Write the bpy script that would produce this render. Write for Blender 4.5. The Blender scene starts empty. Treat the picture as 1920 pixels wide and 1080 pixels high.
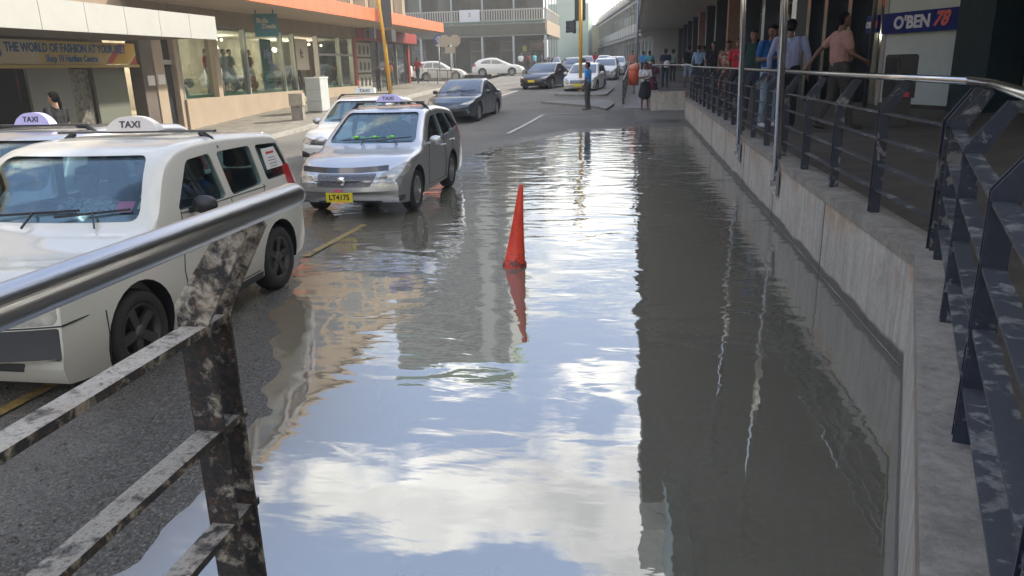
import bpy, bmesh, math, random
import numpy as np
from mathutils import Vector, Matrix
from mathutils.bvhtree import BVHTree
random.seed(7)
R = math.radians
C = bpy.context.scene.collection
sc = bpy.context.scene

# ------------------------------------------------------------------ camera
def cam_axes(yaw, pitch, roll):
    f = Vector((math.sin(yaw)*math.cos(pitch), math.cos(yaw)*math.cos(pitch), -math.sin(pitch)))
    r0 = Vector((math.cos(yaw), -math.sin(yaw), 0)); u0 = r0.cross(f)
    c, s = math.cos(roll), math.sin(roll)
    return r0*c+u0*s, -r0*s+u0*c, f
cd = bpy.data.cameras.new("camera"); cam = bpy.data.objects.new("camera", cd); C.objects.link(cam)
_r, _u, _f = cam_axes(-0.1635, R(16.5), R(-1.5))
m = Matrix((( _r.x, _u.x, -_f.x, 0), (_r.y, _u.y, -_f.y, 0), (_r.z, _u.z, -_f.z, 2.0), (0, 0, 0, 1)))
cam.matrix_world = m
cd.sensor_width = 36; cd.lens = 26.25; cd.clip_start = 0.05; cd.clip_end = 3000
sc.camera = cam

# ------------------------------------------------------------------ world and sun
CLOUD = (5.1, 2.2, 1.0)
SUN_EL, SUN_AZ = 36, 52          # azimuth measured from +Y towards +X
w = bpy.data.worlds.new("World"); sc.world = w; w.use_nodes = True
nt = w.node_tree; nt.nodes.clear()
def N(nt, t, **k):
    n = nt.nodes.new(t)
    for a, b in k.items():
        if a.startswith('i_'):
            n.inputs[a[2:].replace('_', ' ')].default_value = b
        else:
            setattr(n, a, b)
    return n
out = N(nt, 'ShaderNodeOutputWorld'); bg = N(nt, 'ShaderNodeBackground'); bg.inputs[1].default_value = 0.1
sky = N(nt, 'ShaderNodeTexSky', sky_type='NISHITA', sun_disc=False)
sky.sun_elevation = R(SUN_EL); sky.sun_rotation = R(SUN_AZ); sky.dust_density = 3.0; sky.air_density = 1.2
tc = N(nt, 'ShaderNodeTexCoord'); sep = N(nt, 'ShaderNodeSeparateXYZ'); nt.links.new(tc.outputs['Generated'], sep.inputs[0])
def mth(nt, op, a, b=None, c=None, clamp=False):
    n = nt.nodes.new('ShaderNodeMath'); n.operation = op; n.use_clamp = clamp
    for i, v in enumerate((a, b, c)):
        if v is None: continue
        if isinstance(v, (int, float)): n.inputs[i].default_value = v
        else: nt.links.new(v, n.inputs[i])
    return n.outputs[0]
zz = mth(nt, 'ADD', mth(nt, 'MAXIMUM', sep.outputs[2], 0.0), 0.16)
cx = mth(nt, 'DIVIDE', sep.outputs[0], zz); cy = mth(nt, 'DIVIDE', sep.outputs[1], zz)
cmb = N(nt, 'ShaderNodeCombineXYZ'); nt.links.new(cx, cmb.inputs[0]); nt.links.new(cy, cmb.inputs[1])
nz = N(nt, 'ShaderNodeTexNoise'); nz.inputs['Scale'].default_value = 2.3; nz.inputs['Detail'].default_value = 9; nz.inputs['Roughness'].default_value = 0.56; nz.inputs['Distortion'].default_value = 0.35
mp = N(nt, 'ShaderNodeMapping'); mp.inputs['Location'].default_value = CLOUD; nt.links.new(cmb.outputs[0], mp.inputs[0]); nt.links.new(mp.outputs[0], nz.inputs['Vector'])
# more cloud towards +X (over the arcade) and towards the horizon
bias = mth(nt, 'ADD', mth(nt, 'MULTIPLY', cx, 0.10), mth(nt, 'MULTIPLY', mth(nt, 'SUBTRACT', 0.5, sep.outputs[2]), 0.10))
dens = mth(nt, 'ADD', nz.outputs['Fac'], bias)
cr = N(nt, 'ShaderNodeValToRGB'); cr.color_ramp.elements[0].position = 0.45; cr.color_ramp.elements[1].position = 0.55
cr.color_ramp.interpolation = 'EASE'
nt.links.new(dens, cr.inputs[0])
nz2 = N(nt, 'ShaderNodeTexNoise'); nz2.inputs['Scale'].default_value = 2.6; nz2.inputs['Detail'].default_value = 6; nt.links.new(mp.outputs[0], nz2.inputs['Vector'])
cr2 = N(nt, 'ShaderNodeValToRGB'); e = cr2.color_ramp.elements
e[0].position = 0.33; e[0].color = (3.6, 3.6, 3.6, 1); e[1].position = 0.56; e[1].color = (9.0, 8.7, 8.1, 1)
nt.links.new(nz2.outputs['Fac'], cr2.inputs[0])
mx = N(nt, 'ShaderNodeMix', data_type='RGBA')
blue = N(nt, 'ShaderNodeMix', data_type='RGBA'); blue.inputs[0].default_value = 0.7; blue.inputs[7].default_value = (1.75, 2.45, 4.1, 1)
nt.links.new(sky.outputs[0], blue.inputs[6])
nt.links.new(cr.outputs[0], mx.inputs[0]); nt.links.new(blue.outputs[2], mx.inputs[6]); nt.links.new(cr2.outputs[0], mx.inputs[7])
# bright hazy horizon
hz = N(nt, 'ShaderNodeMix', data_type='RGBA'); hz.inputs[7].default_value = (8.4, 8.2, 6.8, 1)
hf = mth(nt, 'POWER', mth(nt, 'SUBTRACT', 1.0, mth(nt, 'MAXIMUM', sep.outputs[2], 0.0), clamp=True), 9.0)
nt.links.new(hf, hz.inputs[0]); nt.links.new(mx.outputs[2], hz.inputs[6])
nt.links.new(hz.outputs[2], bg.inputs[0]); nt.links.new(bg.outputs[0], out.inputs[0])
sl = bpy.data.lights.new("sun", 'SUN'); so = bpy.data.objects.new("sun", sl); C.objects.link(so)
sl.energy = 2.0; sl.angle = R(1.5); sl.color = (1, 0.93, 0.80)
sd = Vector((math.sin(R(SUN_AZ))*math.cos(R(SUN_EL)), math.cos(R(SUN_AZ))*math.cos(R(SUN_EL)), math.sin(R(SUN_EL))))
so.rotation_euler = sd.to_track_quat('Z', 'Y').to_euler(); so.location = (30, 30, 40)
sc.view_settings.view_transform = 'Standard'; sc.view_settings.look = 'None'; sc.view_settings.exposure = 1.92
sc.view_settings.gamma = 1; sc.view_settings.use_curve_mapping = False
sc.render.engine = 'CYCLES'
try:
    sc.cycles.use_denoising = True; sc.cycles.max_bounces = 8; sc.cycles.transparent_max_bounces = 12
    sc.cycles.caustics_reflective = False; sc.cycles.caustics_refractive = False
except Exception: pass

# ------------------------------------------------------------------ materials
MATS = {}
def new_mat(name):
    m = bpy.data.materials.new(name); m.use_nodes = True
    return m, m.node_tree, m.node_tree.nodes['Principled BSDF']
def mat(name, col, rough=0.6, metal=0.0, var=0.0, vscale=6.0, bump=0.0, bscale=40.0, coat=0.0, emit=None, col2=None, spec=0.5, stretch=(1, 1, 1)):
    if name in MATS: return MATS[name]
    m, nt, p = new_mat(name)
    p.inputs['Roughness'].default_value = rough; p.inputs['Metallic'].default_value = metal
    p.inputs['Coat Weight'].default_value = coat; p.inputs['Coat Roughness'].default_value = 0.04
    p.inputs['Specular IOR Level'].default_value = spec
    p.inputs['Base Color'].default_value = (*col, 1)
    if var or bump:
        g = N(nt, 'ShaderNodeNewGeometry'); mpn = N(nt, 'ShaderNodeMapping'); mpn.inputs['Scale'].default_value = stretch
        nt.links.new(g.outputs['Position'], mpn.inputs[0])
    if var:
        n = N(nt, 'ShaderNodeTexNoise'); n.inputs['Scale'].default_value = vscale; n.inputs['Detail'].default_value = 6; n.inputs['Roughness'].default_value = 0.6
        nt.links.new(mpn.outputs[0], n.inputs['Vector'])
        r = N(nt, 'ShaderNodeValToRGB'); r.color_ramp.elements[0].position = 0.3; r.color_ramp.elements[1].position = 0.7
        c2 = col2 or tuple(c*(1-var) for c in col)
        r.color_ramp.elements[0].color = (*c2, 1); r.color_ramp.elements[1].color = (*[min(1, c*(1+var*0.5)) for c in col], 1)
        nt.links.new(n.outputs['Fac'], r.inputs[0]); nt.links.new(r.outputs[0], p.inputs['Base Color'])
    if bump:
        n = N(nt, 'ShaderNodeTexNoise'); n.inputs['Scale'].default_value = bscale; n.inputs['Detail'].default_value = 4
        nt.links.new(mpn.outputs[0], n.inputs['Vector'])
        b = N(nt, 'ShaderNodeBump'); b.inputs['Strength'].default_value = bump; b.inputs['Distance'].default_value = 0.02
        nt.links.new(n.outputs['Fac'], b.inputs['Height']); nt.links.new(b.outputs[0], p.inputs['Normal'])
    if emit:
        p.inputs['Emission Color'].default_value = (*col, 1); p.inputs['Emission Strength'].default_value = emit
    MATS[name] = m; return m
def ramp(nt, src, stops, interp='LINEAR'):
    r = N(nt, 'ShaderNodeValToRGB'); el = r.color_ramp.elements; r.color_ramp.interpolation = interp
    while len(el) < len(stops): el.new(0.5)
    for e_, (p_, c_) in zip(el, stops):
        e_.position = p_; e_.color = (*c_, 1) if len(c_) == 3 else c_
    nt.links.new(src, r.inputs[0]); return r.outputs[0]
def noise(nt, vec, scale, detail=5, rough=0.6, dist=0.0):
    n = N(nt, 'ShaderNodeTexNoise'); n.inputs['Scale'].default_value = scale; n.inputs['Detail'].default_value = detail
    n.inputs['Roughness'].default_value = rough; n.inputs['Distortion'].default_value = dist
    nt.links.new(vec, n.inputs['Vector']); return n.outputs['Fac']
def mixc(nt, fac, a, b):
    n = N(nt, 'ShaderNodeMix', data_type='RGBA')
    for i, v in ((0, fac), (6, a), (7, b)):
        if isinstance(v, (int, float)): n.inputs[i].default_value = v
        elif isinstance(v, tuple): n.inputs[i].default_value = (*v, 1)
        else: nt.links.new(v, n.inputs[i])
    return n.outputs[2]
def pos(nt, scale=(1, 1, 1)):
    g = N(nt, 'ShaderNodeNewGeometry'); mpn = N(nt, 'ShaderNodeMapping'); mpn.inputs['Scale'].default_value = scale
    nt.links.new(g.outputs['Position'], mpn.inputs[0]); return mpn.outputs[0], g
def bumpn(nt, p, h, strength, dist=0.02):
    b = N(nt, 'ShaderNodeBump'); b.inputs['Strength'].default_value = strength; b.inputs['Distance'].default_value = dist
    nt.links.new(h, b.inputs['Height']); nt.links.new(b.outputs[0], p.inputs['Normal'])

def road_material():
    m, nt, p = new_mat('asphalt'); v, g = pos(nt)
    sepz = N(nt, 'ShaderNodeSeparateXYZ'); nt.links.new(v, sepz.inputs[0])
    big = noise(nt, v, 0.5, 5); fine = noise(nt, v, 60, 3, 0.7); mid = noise(nt, v, 7, 5, 0.65)
    # wetness: low ground by the water is soaked, higher ground is dry; patchy
    wet = mth(nt, 'SUBTRACT', 1.0, mth(nt, 'MULTIPLY', mth(nt, 'SUBTRACT', sepz.outputs[2], mth(nt, 'MULTIPLY', mid, 0.05)), 16.0), clamp=True)
    dry = ramp(nt, mth(nt, 'ADD', mth(nt, 'MULTIPLY', fine, 0.5), mth(nt, 'MULTIPLY', big, 0.5)), [(0.3, (0.125, 0.115, 0.10)), (0.7, (0.27, 0.25, 0.215))])
    wc = ramp(nt, fine, [(0.3, (0.022, 0.020, 0.017)), (0.52, (0.085, 0.077, 0.066)), (0.70, (0.24, 0.225, 0.20))])
    nt.links.new(mixc(nt, wet, dry, wc), p.inputs['Base Color'])
    rr = mth(nt, 'SUBTRACT', 0.85, mth(nt, 'MULTIPLY', wet, mth(nt, 'ADD', 0.30, mth(nt, 'MULTIPLY', mid, 0.35))), clamp=True)
    nt.links.new(rr, p.inputs['Roughness'])
    p.inputs['Coat Roughness'].default_value = 0.12
    vo = N(nt, 'ShaderNodeTexVoronoi'); vo.inputs['Scale'].default_value = 55; nt.links.new(v, vo.inputs['Vector'])
    h = mth(nt, 'ADD', mth(nt, 'MULTIPLY', vo.outputs['Distance'], 0.8), fine)
    bumpn(nt, p, h, 1.0, 0.018)
    return m
def water_material():
    m = bpy.data.materials.new('flood_water'); m.use_nodes = True; nt = m.node_tree; nt.nodes.clear()
    o = N(nt, 'ShaderNodeOutputMaterial'); d = N(nt, 'ShaderNodeBsdfDiffuse'); gl = N(nt, 'ShaderNodeBsdfGlossy'); mxs = N(nt, 'ShaderNodeMixShader')
    v, g = pos(nt)
    mud = ramp(nt, noise(nt, v, 0.8, 4), [(0.3, (0.158, 0.146, 0.108)), (0.7, (0.190, 0.176, 0.134))])
    at_ = N(nt, 'ShaderNodeAttribute', attribute_name='shallow'); mud = mixc(nt, mth(nt, 'MULTIPLY', at_.outputs['Fac'], mth(nt, 'ADD', .35, noise(nt, v, 5, 5, .65)), clamp=True), mud, (.165, .125, .085))
    nt.links.new(mud, d.inputs[0]); gl.inputs['Roughness'].default_value = 0.015; gl.inputs['Color'].default_value = (0.93, 0.95, 0.97, 1)
    v1, _ = pos(nt, (1.5, 3.4, 1)); v2, _ = pos(nt, (0.8, 1.5, 1)); v3, _ = pos(nt, (3.0, 9.0, 1))
    h = mth(nt, 'ADD', mth(nt, 'MULTIPLY', noise(nt, v1, 2.0, 2, 0.4, 0.6), 0.42), mth(nt, 'MULTIPLY', noise(nt, v2, 1.3, 1, 0.3, 1.2), 1.5))
    h = mth(nt, 'ADD', h, mth(nt, 'MULTIPLY', noise(nt, v3, 2.2, 2, 0.5), 0.07))
    # calmer near the camera end, livelier around the cone
    sy = N(nt, 'ShaderNodeSeparateXYZ'); nt.links.new(g.outputs['Position'], sy.inputs[0])
    amp = mth(nt, 'ADD', 0.10, mth(nt, 'MULTIPLY', mth(nt, 'DIVIDE', mth(nt, 'SUBTRACT', sy.outputs[1], 3.5), 6.0, clamp=True), 0.32))
    patch = ramp(nt, noise(nt, v2, 0.7, 2), [(0.35, (0.45,)*3), (0.65, (1.0,)*3)])
    b = N(nt, 'ShaderNodeBump'); b.inputs['Distance'].default_value = 0.035
    nt.links.new(mth(nt, 'MULTIPLY', amp, patch), b.inputs['Strength']); nt.links.new(h, b.inputs['Height'])
    nt.links.new(b.outputs[0], gl.inputs['Normal'])
    fr = N(nt, 'ShaderNodeFresnel'); fr.inputs['IOR'].default_value = 1.33
    fac = mth(nt, 'MULTIPLY', mth(nt, 'ADD', 0.29, mth(nt, 'MULTIPLY', fr.outputs[0], 0.75), clamp=True), mth(nt, 'SUBTRACT', 1.0, mth(nt, 'MULTIPLY', at_.outputs['Fac'], .6)))
    nt.links.new(fac, mxs.inputs[0]); nt.links.new(d.outputs[0], mxs.inputs[1]); nt.links.new(gl.outputs[0], mxs.inputs[2]); nt.links.new(mxs.outputs[0], o.inputs[0])
    return m
def peeled(name, base, under, rust, amt=0.5, topboost=0.25, rustamt=0.45, scale=9.0, rough=0.45, sharp=30.0, topgrey=0.0, zb=0.0):
    m, nt, p = new_mat(name); v, g = pos(nt)
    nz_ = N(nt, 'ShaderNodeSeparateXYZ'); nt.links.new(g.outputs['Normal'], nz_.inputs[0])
    n1 = mth(nt, 'ADD', mth(nt, 'MULTIPLY', noise(nt, v, scale, 7, 0.66, 0.4), 0.6), mth(nt, 'MULTIPLY', noise(nt, v, scale*.3, 4, 0.6), 0.4)); n2 = noise(nt, v, scale*2.3, 6, 0.7)
    up = mth(nt, 'MULTIPLY', mth(nt, 'MAXIMUM', nz_.outputs[2], 0.0), topboost)
    if zb:
        pz_ = N(nt, 'ShaderNodeSeparateXYZ'); nt.links.new(v, pz_.inputs[0]); up = mth(nt, 'ADD', up, mth(nt, 'MULTIPLY', mth(nt, 'SUBTRACT', pz_.outputs[2], 1.38), zb*5, clamp=False)) if False else mth(nt, 'ADD', up, mth(nt, 'MULTIPLY', mth(nt, 'MULTIPLY', mth(nt, 'SUBTRACT', pz_.outputs[2], 1.36), 5.0, clamp=True), zb))
    f = mth(nt, 'MULTIPLY', mth(nt, 'SUBTRACT', mth(nt, 'ADD', n1, up), 1.0-amt), sharp, clamp=True)
    fr_ = mth(nt, 'MULTIPLY', mth(nt, 'SUBTRACT', n2, 1.0-rustamt), 5.0, clamp=True)
    bc = ramp(nt, n2, [(0.3, tuple(c*0.6 for c in base)), (0.7, tuple(c*1.5 for c in base))])
    uc = ramp(nt, n2, [(0.35, tuple(c*0.45 for c in under)), (0.58, under)])
    uc = mixc(nt, mth(nt, 'MULTIPLY', mth(nt, 'SUBTRACT', noise(nt, v, scale*.22, 5, .7), .50), 9.0, clamp=True), uc, tuple(a_*.5+b_*.6 for a_, b_ in zip(rust, under)))
    if topgrey: bc = mixc(nt, mth(nt, 'MULTIPLY', mth(nt, 'MAXIMUM', nz_.outputs[2], 0.0), topgrey), bc, (.10, .105, .11))  # base paint mixed towards grey on up-facing faces
    c = mixc(nt, f, bc, uc); c = mixc(nt, fr_, c, rust)
    nt.links.new(c, p.inputs['Base Color'])
    nt.links.new(mth(nt, 'ADD', rough, mth(nt, 'MULTIPLY', f, 0.3)), p.inputs['Roughness'])
    bumpn(nt, p, mth(nt, 'ADD', f, mth(nt, 'MULTIPLY', n2, 0.8)), 0.5, 0.004)
    return m
def concrete(name, c1, c2, stain, streak=True):
    m, nt, p = new_mat(name); v, g = pos(nt); v2, _ = pos(nt, (4, 4, 0.35))
    a = mth(nt, 'ADD', mth(nt, 'MULTIPLY', noise(nt, v, 3, 7, 0.7), .55), mth(nt, 'MULTIPLY', noise(nt, v, 22, 6, 0.75), .45)); s = noise(nt, v2, 2.2, 5, 0.7); f = noise(nt, v, 70, 3)
    c = ramp(nt, a, [(0.38, c1), (0.62, c2)])
    if streak: c = mixc(nt, mth(nt, 'MULTIPLY', mth(nt, 'SUBTRACT', s, 0.45), 3.0, clamp=True), c, stain)
    if streak:
        sz = N(nt, 'ShaderNodeSeparateXYZ'); nt.links.new(v, sz.inputs[0])
        tide = mth(nt, 'SUBTRACT', 1.0, mth(nt, 'MULTIPLY', mth(nt, 'SUBTRACT', sz.outputs[2], mth(nt, 'MULTIPLY', noise(nt, v, 1.5, 3), 0.14)), 30.0), clamp=True)
        c = mixc(nt, mth(nt, 'MULTIPLY', tide, 0.8), c, (0.05, 0.045, 0.04))
        warm = mth(nt, 'MULTIPLY', mth(nt, 'SUBTRACT', noise(nt, v, 1.9, 6, 0.75), 0.47), 8.0, clamp=True)
        hi = mth(nt, 'MULTIPLY', mth(nt, 'SUBTRACT', sz.outputs[2], 0.42), 5.0, clamp=True)
        c = mixc(nt, mth(nt, 'MULTIPLY', mth(nt, 'MULTIPLY', warm, hi), 0.75), c, (0.40, 0.265, 0.16))
    nt.links.new(c, p.inputs['Base Color']); p.inputs['Roughness'].default_value = 0.85
    bumpn(nt, p, mth(nt, 'ADD', mth(nt, 'MULTIPLY', f, 0.4), s), 0.35, 0.01)
    return m
def glass_mat(name, tint=(0.55, 0.62, 0.62), fac=0.12, rough=0.0, frk=0.4):
    m = bpy.data.materials.new(name); m.use_nodes = True; nt = m.node_tree; nt.nodes.clear()
    o = N(nt, 'ShaderNodeOutputMaterial'); t = N(nt, 'ShaderNodeBsdfTransparent'); g = N(nt, 'ShaderNodeBsdfGlossy'); x = N(nt, 'ShaderNodeMixShader')
    t.inputs[0].default_value = (*tint, 1); g.inputs['Roughness'].default_value = rough
    fr = N(nt, 'ShaderNodeFresnel'); fr.inputs[0].default_value = 1.5
    f = mth(nt, 'ADD', fac, mth(nt, 'MULTIPLY', fr.outputs[0], frk), clamp=True)
    nt.links.new(f, x.inputs[0]); nt.links.new(t.outputs[0], x.inputs[1]); nt.links.new(g.outputs[0], x.inputs[2]); nt.links.new(x.outputs[0], o.inputs[0])
    return m
def paint(name, col, metal=0.0, rough=0.35, coat=1.0, dirt=0.25):
    if name in MATS: return MATS[name]
    m, nt, p = new_mat(name); v, g = pos(nt)
    t = N(nt, 'ShaderNodeTexCoord'); sz = N(nt, 'ShaderNodeSeparateXYZ'); nt.links.new(t.outputs['Object'], sz.inputs[0])
    low = mth(nt, 'SUBTRACT', 1.0, mth(nt, 'MULTIPLY', mth(nt, 'SUBTRACT', sz.outputs[2], 0.15), 2.2), clamp=True)
    f = mth(nt, 'MULTIPLY', mth(nt, 'ADD', mth(nt, 'MULTIPLY', low, 0.9), mth(nt, 'MULTIPLY', noise(nt, v, 5, 6, 0.7), 0.35)), dirt*2, clamp=True)
    nt.links.new(mixc(nt, f, col, (0.20, 0.18, 0.14)), p.inputs['Base Color'])
    p.inputs['Metallic'].default_value = metal; p.inputs['Roughness'].default_value = rough
    p.inputs['Coat Weight'].default_value = coat; p.inputs['Coat Roughness'].default_value = 0.03
    MATS[name] = m; return m

M_road = road_material(); M_water = water_material()
M_wall = concrete('retaining_concrete', (0.36, 0.34, 0.295), (0.58, 0.55, 0.48), (0.26, 0.245, 0.21))
M_cap = concrete('cap_concrete', (0.15, 0.137, 0.118), (0.34, 0.31, 0.265), (0.13, 0.12, 0.11), False)
M_pave = mat('paving', (0.235, 0.215, 0.18), 0.9, var=0.4, vscale=2.5, bump=0.3)
M_walk = mat('walkway_floor', (0.115, 0.10, 0.085), 0.75, var=0.35, vscale=3, bump=0.3, bscale=90)
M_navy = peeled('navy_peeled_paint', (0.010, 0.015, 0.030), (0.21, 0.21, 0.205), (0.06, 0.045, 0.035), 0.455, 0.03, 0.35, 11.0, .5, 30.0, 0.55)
M_rust = peeled('rusted_peeled_paint', (0.028, 0.028, 0.030), (0.60, 0.55, 0.46), (0.11, 0.058, 0.034), 0.475, 0.125, 0.50, 26.0, 0.6, 10.0, 0.0, 0.09)
M_steel = mat('stainless_tube', (0.62, 0.60, 0.57), 0.2, 1.0)
M_steelb = mat('brushed_handrail', (0.44, 0.435, 0.44), 0.28, 1.0, bump=0.08, bscale=400, stretch=(1, 0.02, 1))
M_black = mat('black_plastic', (0.018, 0.018, 0.02), 0.45)
M_rubber = mat('tyre_rubber', (0.022, 0.021, 0.02), 0.8, bump=0.3, bscale=80)
M_dark = mat('dark_interior', (0.05, 0.05, 0.052), 0.8)
M_chrome = mat('chrome', (0.75, 0.75, 0.75), 0.12, 1.0)
M_white = mat('white_enamel', (0.75, 0.75, 0.73), 0.4)
M_lamp = mat('lamp_lens', (0.46, 0.45, 0.40), 0.10, 0.3, var=0.35, vscale=9, coat=1.0, col2=(0.20, 0.20, 0.19))
M_tail = mat('tail_lens', (0.45, 0.02, 0.02), 0.15, coat=1)
M_amber = mat('amber_lens', (0.7, 0.22, 0.02), 0.15, coat=1)
M_plate = mat('yellow_plate', (0.75, 0.60, 0.03), 0.4)
M_plateY = mat('plate_ink', (0.02, 0.02, 0.02), 0.5)
M_glass = glass_mat('car_glass', (0.72, 0.82, 0.84), 0.02)
M_glassd = mat('dark_car_glass', (0.012, 0.016, 0.02), 0.03, coat=1.0, spec=1.0)
M_taxi = mat('taxi_sign_plastic', (0.62, 0.58, 0.56), 0.35)
M_taxiv = mat('lilac_taxi_sign_plastic', (0.56, 0.52, 0.85), 0.35)
M_ink = mat('taxi_ink', (0.04, 0.035, 0.05), 0.5)

# ------------------------------------------------------------------ mesh helpers
def tag(o, label=None, cat=None, group=None, kind=None):
    if label: o['label'] = label
    if cat: o['category'] = cat
    if group: o['group'] = group
    if kind: o['kind'] = kind
    return o
def empty(name, loc=(0, 0, 0), rz=0.0, label=None, cat=None, group=None):
    o = bpy.data.objects.new(name, None); C.objects.link(o); o.location = loc; o.rotation_euler = (0, 0, rz)
    o.empty_display_size = 0.1
    return tag(o, label, cat, group)
class MB:
    def __init__(s): s.v = []; s.f = []; s.mi = []; s.smooth = []
    def add(s, vs, fs, mi=0, sm=False):
        b = len(s.v); s.v += [tuple(v) for v in vs]
        for f in fs: s.f.append(tuple(b+i for i in f)); s.mi.append(mi); s.smooth.append(sm)
        return s
    def box(s, x0, y0, z0, x1, y1, z1, mi=0):
        vs = [(x, y, z) for z in (z0, z1) for y in (y0, y1) for x in (x0, x1)]
        return s.add(vs, [(0, 2, 3, 1), (4, 5, 7, 6), (0, 1, 5, 4), (2, 6, 7, 3), (0, 4, 6, 2), (1, 3, 7, 5)], mi)
    def bar(s, a, b, w, h, mi=0, up=(0, 0, 1)):
        a, b = Vector(a), Vector(b); d = (b-a).normalized(); u = Vector(up)
        if abs(d.dot(u)) > 0.99: u = Vector((1, 0, 0))
        x = d.cross(u).normalized(); z = x.cross(d).normalized()
        vs = [p + x*sx*w/2 + z*sz*h/2 for p in (a, b) for sz in (-1, 1) for sx in (-1, 1)]
        return s.add(vs, [(0, 1, 3, 2), (4, 6, 7, 5), (0, 4, 5, 1), (2, 3, 7, 6), (0, 2, 6, 4), (1, 5, 7, 3)], mi)
    def tube(s, pts, r, n=12, mi=0, caps=True):
        pts = [Vector(p) for p in pts]; rs = r if isinstance(r, (list, tuple)) else [r]*len(pts)
        vs = []; prev = None
        for i, p in enumerate(pts):
            d = (pts[min(i+1, len(pts)-1)]-pts[max(i-1, 0)]).normalized()
            u = Vector((0, 0, 1)) if abs(d.z) < 0.95 else Vector((1, 0, 0))
            x = d.cross(u).normalized(); z = x.cross(d)
            for k in range(n):
                a = 2*math.pi*k/n; vs.append(p + (x*math.cos(a)+z*math.sin(a))*rs[i])
        fs = [(i*n+k, i*n+(k+1) % n, (i+1)*n+(k+1) % n, (i+1)*n+k) for i in range(len(pts)-1) for k in range(n)]
        s.add(vs, fs, mi, True)
        if caps:
            b = len(s.v)-len(vs)
            for ring in (range(n-1, -1, -1), range((len(pts)-1)*n, len(pts)*n)):
                s.f.append(tuple(b+i for i in ring)); s.mi.append(mi); s.smooth.append(False)
        return s
    def lathe(s, prof, c=(0, 0, 0), axis='z', n=24, mi=0, sm=True):
        vs = []
        for r, h in prof:
            for k in range(n):
                a = 2*math.pi*k/n; p = (r*math.cos(a), r*math.sin(a), h)
                if axis == 'x': p = (h, p[0], p[1])
                if axis == 'y': p = (p[0], h, p[1])
                vs.append((p[0]+c[0], p[1]+c[1], p[2]+c[2]))
        m_ = len(prof)
        fs = [(i*n+k, i*n+(k+1) % n, (i+1)*n+(k+1) % n, (i+1)*n+k) for i in range(m_-1) for k in range(n)]
        return s.add(vs, fs, mi, sm)
    def prism(s, poly, fn, d0, d1, mi=0):
        """poly: 2D outline; fn(u, v, d) -> 3D"""
        n = len(poly); vs = [fn(u, v, d0) for u, v in poly]+[fn(u, v, d1) for u, v in poly]
        fs = [tuple(range(n)), tuple(range(2*n-1, n-1, -1))]+[(i, n+i, n+(i+1) % n, (i+1) % n) for i in range(n)]
        return s.add(vs, fs, mi)
    def ball(s, c, r, n=12, mi=0, sq=(1, 1, 1)):
        vs = []; fs = []; m_ = n//2+1
        for i in range(m_+1):
            t = math.pi*i/m_
            for k in range(n):
                a = 2*math.pi*k/n
                vs.append((c[0]+r*sq[0]*math.sin(t)*math.cos(a), c[1]+r*sq[1]*math.sin(t)*math.sin(a), c[2]+r*sq[2]*math.cos(t)))
        for i in range(m_):
            for k in range(n): fs.append((i*n+k, (i+1)*n+k, (i+1)*n+(k+1) % n, i*n+(k+1) % n))
        return s.add(vs, fs, mi, True)
    def mesh(s, name, mats):
        me = bpy.data.meshes.new(name); me.from_pydata([tuple(v) for v in s.v], [], s.f)
        for m_ in (mats if isinstance(mats, (list, tuple)) else [mats]): me.materials.append(m_)
        me.polygons.foreach_set('material_index', s.mi); me.polygons.foreach_set('use_smooth', s.smooth)
        me.update(); return me
    def build(s, name, mats, parent=None, fix=True):
        me = s.mesh(name, mats)
        if fix:
            bm = bmesh.new(); bm.from_mesh(me); bmesh.ops.remove_doubles(bm, verts=bm.verts, dist=1e-5)
            bmesh.ops.recalc_face_normals(bm, faces=bm.faces); bm.to_mesh(me); bm.free()
        o = bpy.data.objects.new(name, me); C.objects.link(o); o.parent = parent; return o
def rpoly(pts, r, n=4):
    out_ = []
    rs = r if isinstance(r, (list, tuple)) else [r]*len(pts)
    for i, p in enumerate(pts):
        p = Vector(p); a = Vector(pts[i-1]); b = Vector(pts[(i+1) % len(pts)])
        da = (a-p); db = (b-p); rr = min(rs[i], da.length*0.45, db.length*0.45)
        if rr < 1e-4: out_.append(tuple(p)); continue
        A = p+da.normalized()*rr; B = p+db.normalized()*rr
        for k in range(n+1):
            t = k/n; out_.append(tuple((1-t)**2*A+2*t*(1-t)*p+t*t*B))
    return out_
DG = None
def eval_mesh(o):
    dg = bpy.context.evaluated_depsgraph_get(); dg.update()
    return bpy.data.meshes.new_from_object(o.evaluated_get(dg), depsgraph=dg)
def text(name, s, size, mat_, parent=None, loc=(0, 0, 0), rot=(0, 0, 0), ext=0.002, bold=0.0, sx=1.0, align='CENTER', shear=0.0, spacing=1.0):
    cu = bpy.data.curves.new(name, 'FONT'); cu.body = s; cu.size = size; cu.extrude = ext; cu.offset = bold
    cu.align_x = align; cu.align_y = 'CENTER'; cu.shear = shear; cu.space_character = spacing; cu.resolution_u = 3
    t = bpy.data.objects.new(name, cu); C.objects.link(t)
    me = eval_mesh(t); bpy.data.objects.remove(t)
    me.materials.clear(); me.materials.append(mat_)
    o = bpy.data.objects.new(name, me); C.objects.link(o); o.parent = parent
    o.location = loc; o.rotation_euler = rot; o.scale = (sx, 1, 1); return o
def copy_tree(o, parent=None):
    c = o.copy(); C.objects.link(c)
    if parent: c.parent = parent
    for ch in list(o.children): copy_tree(ch, c)
    return c
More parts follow.
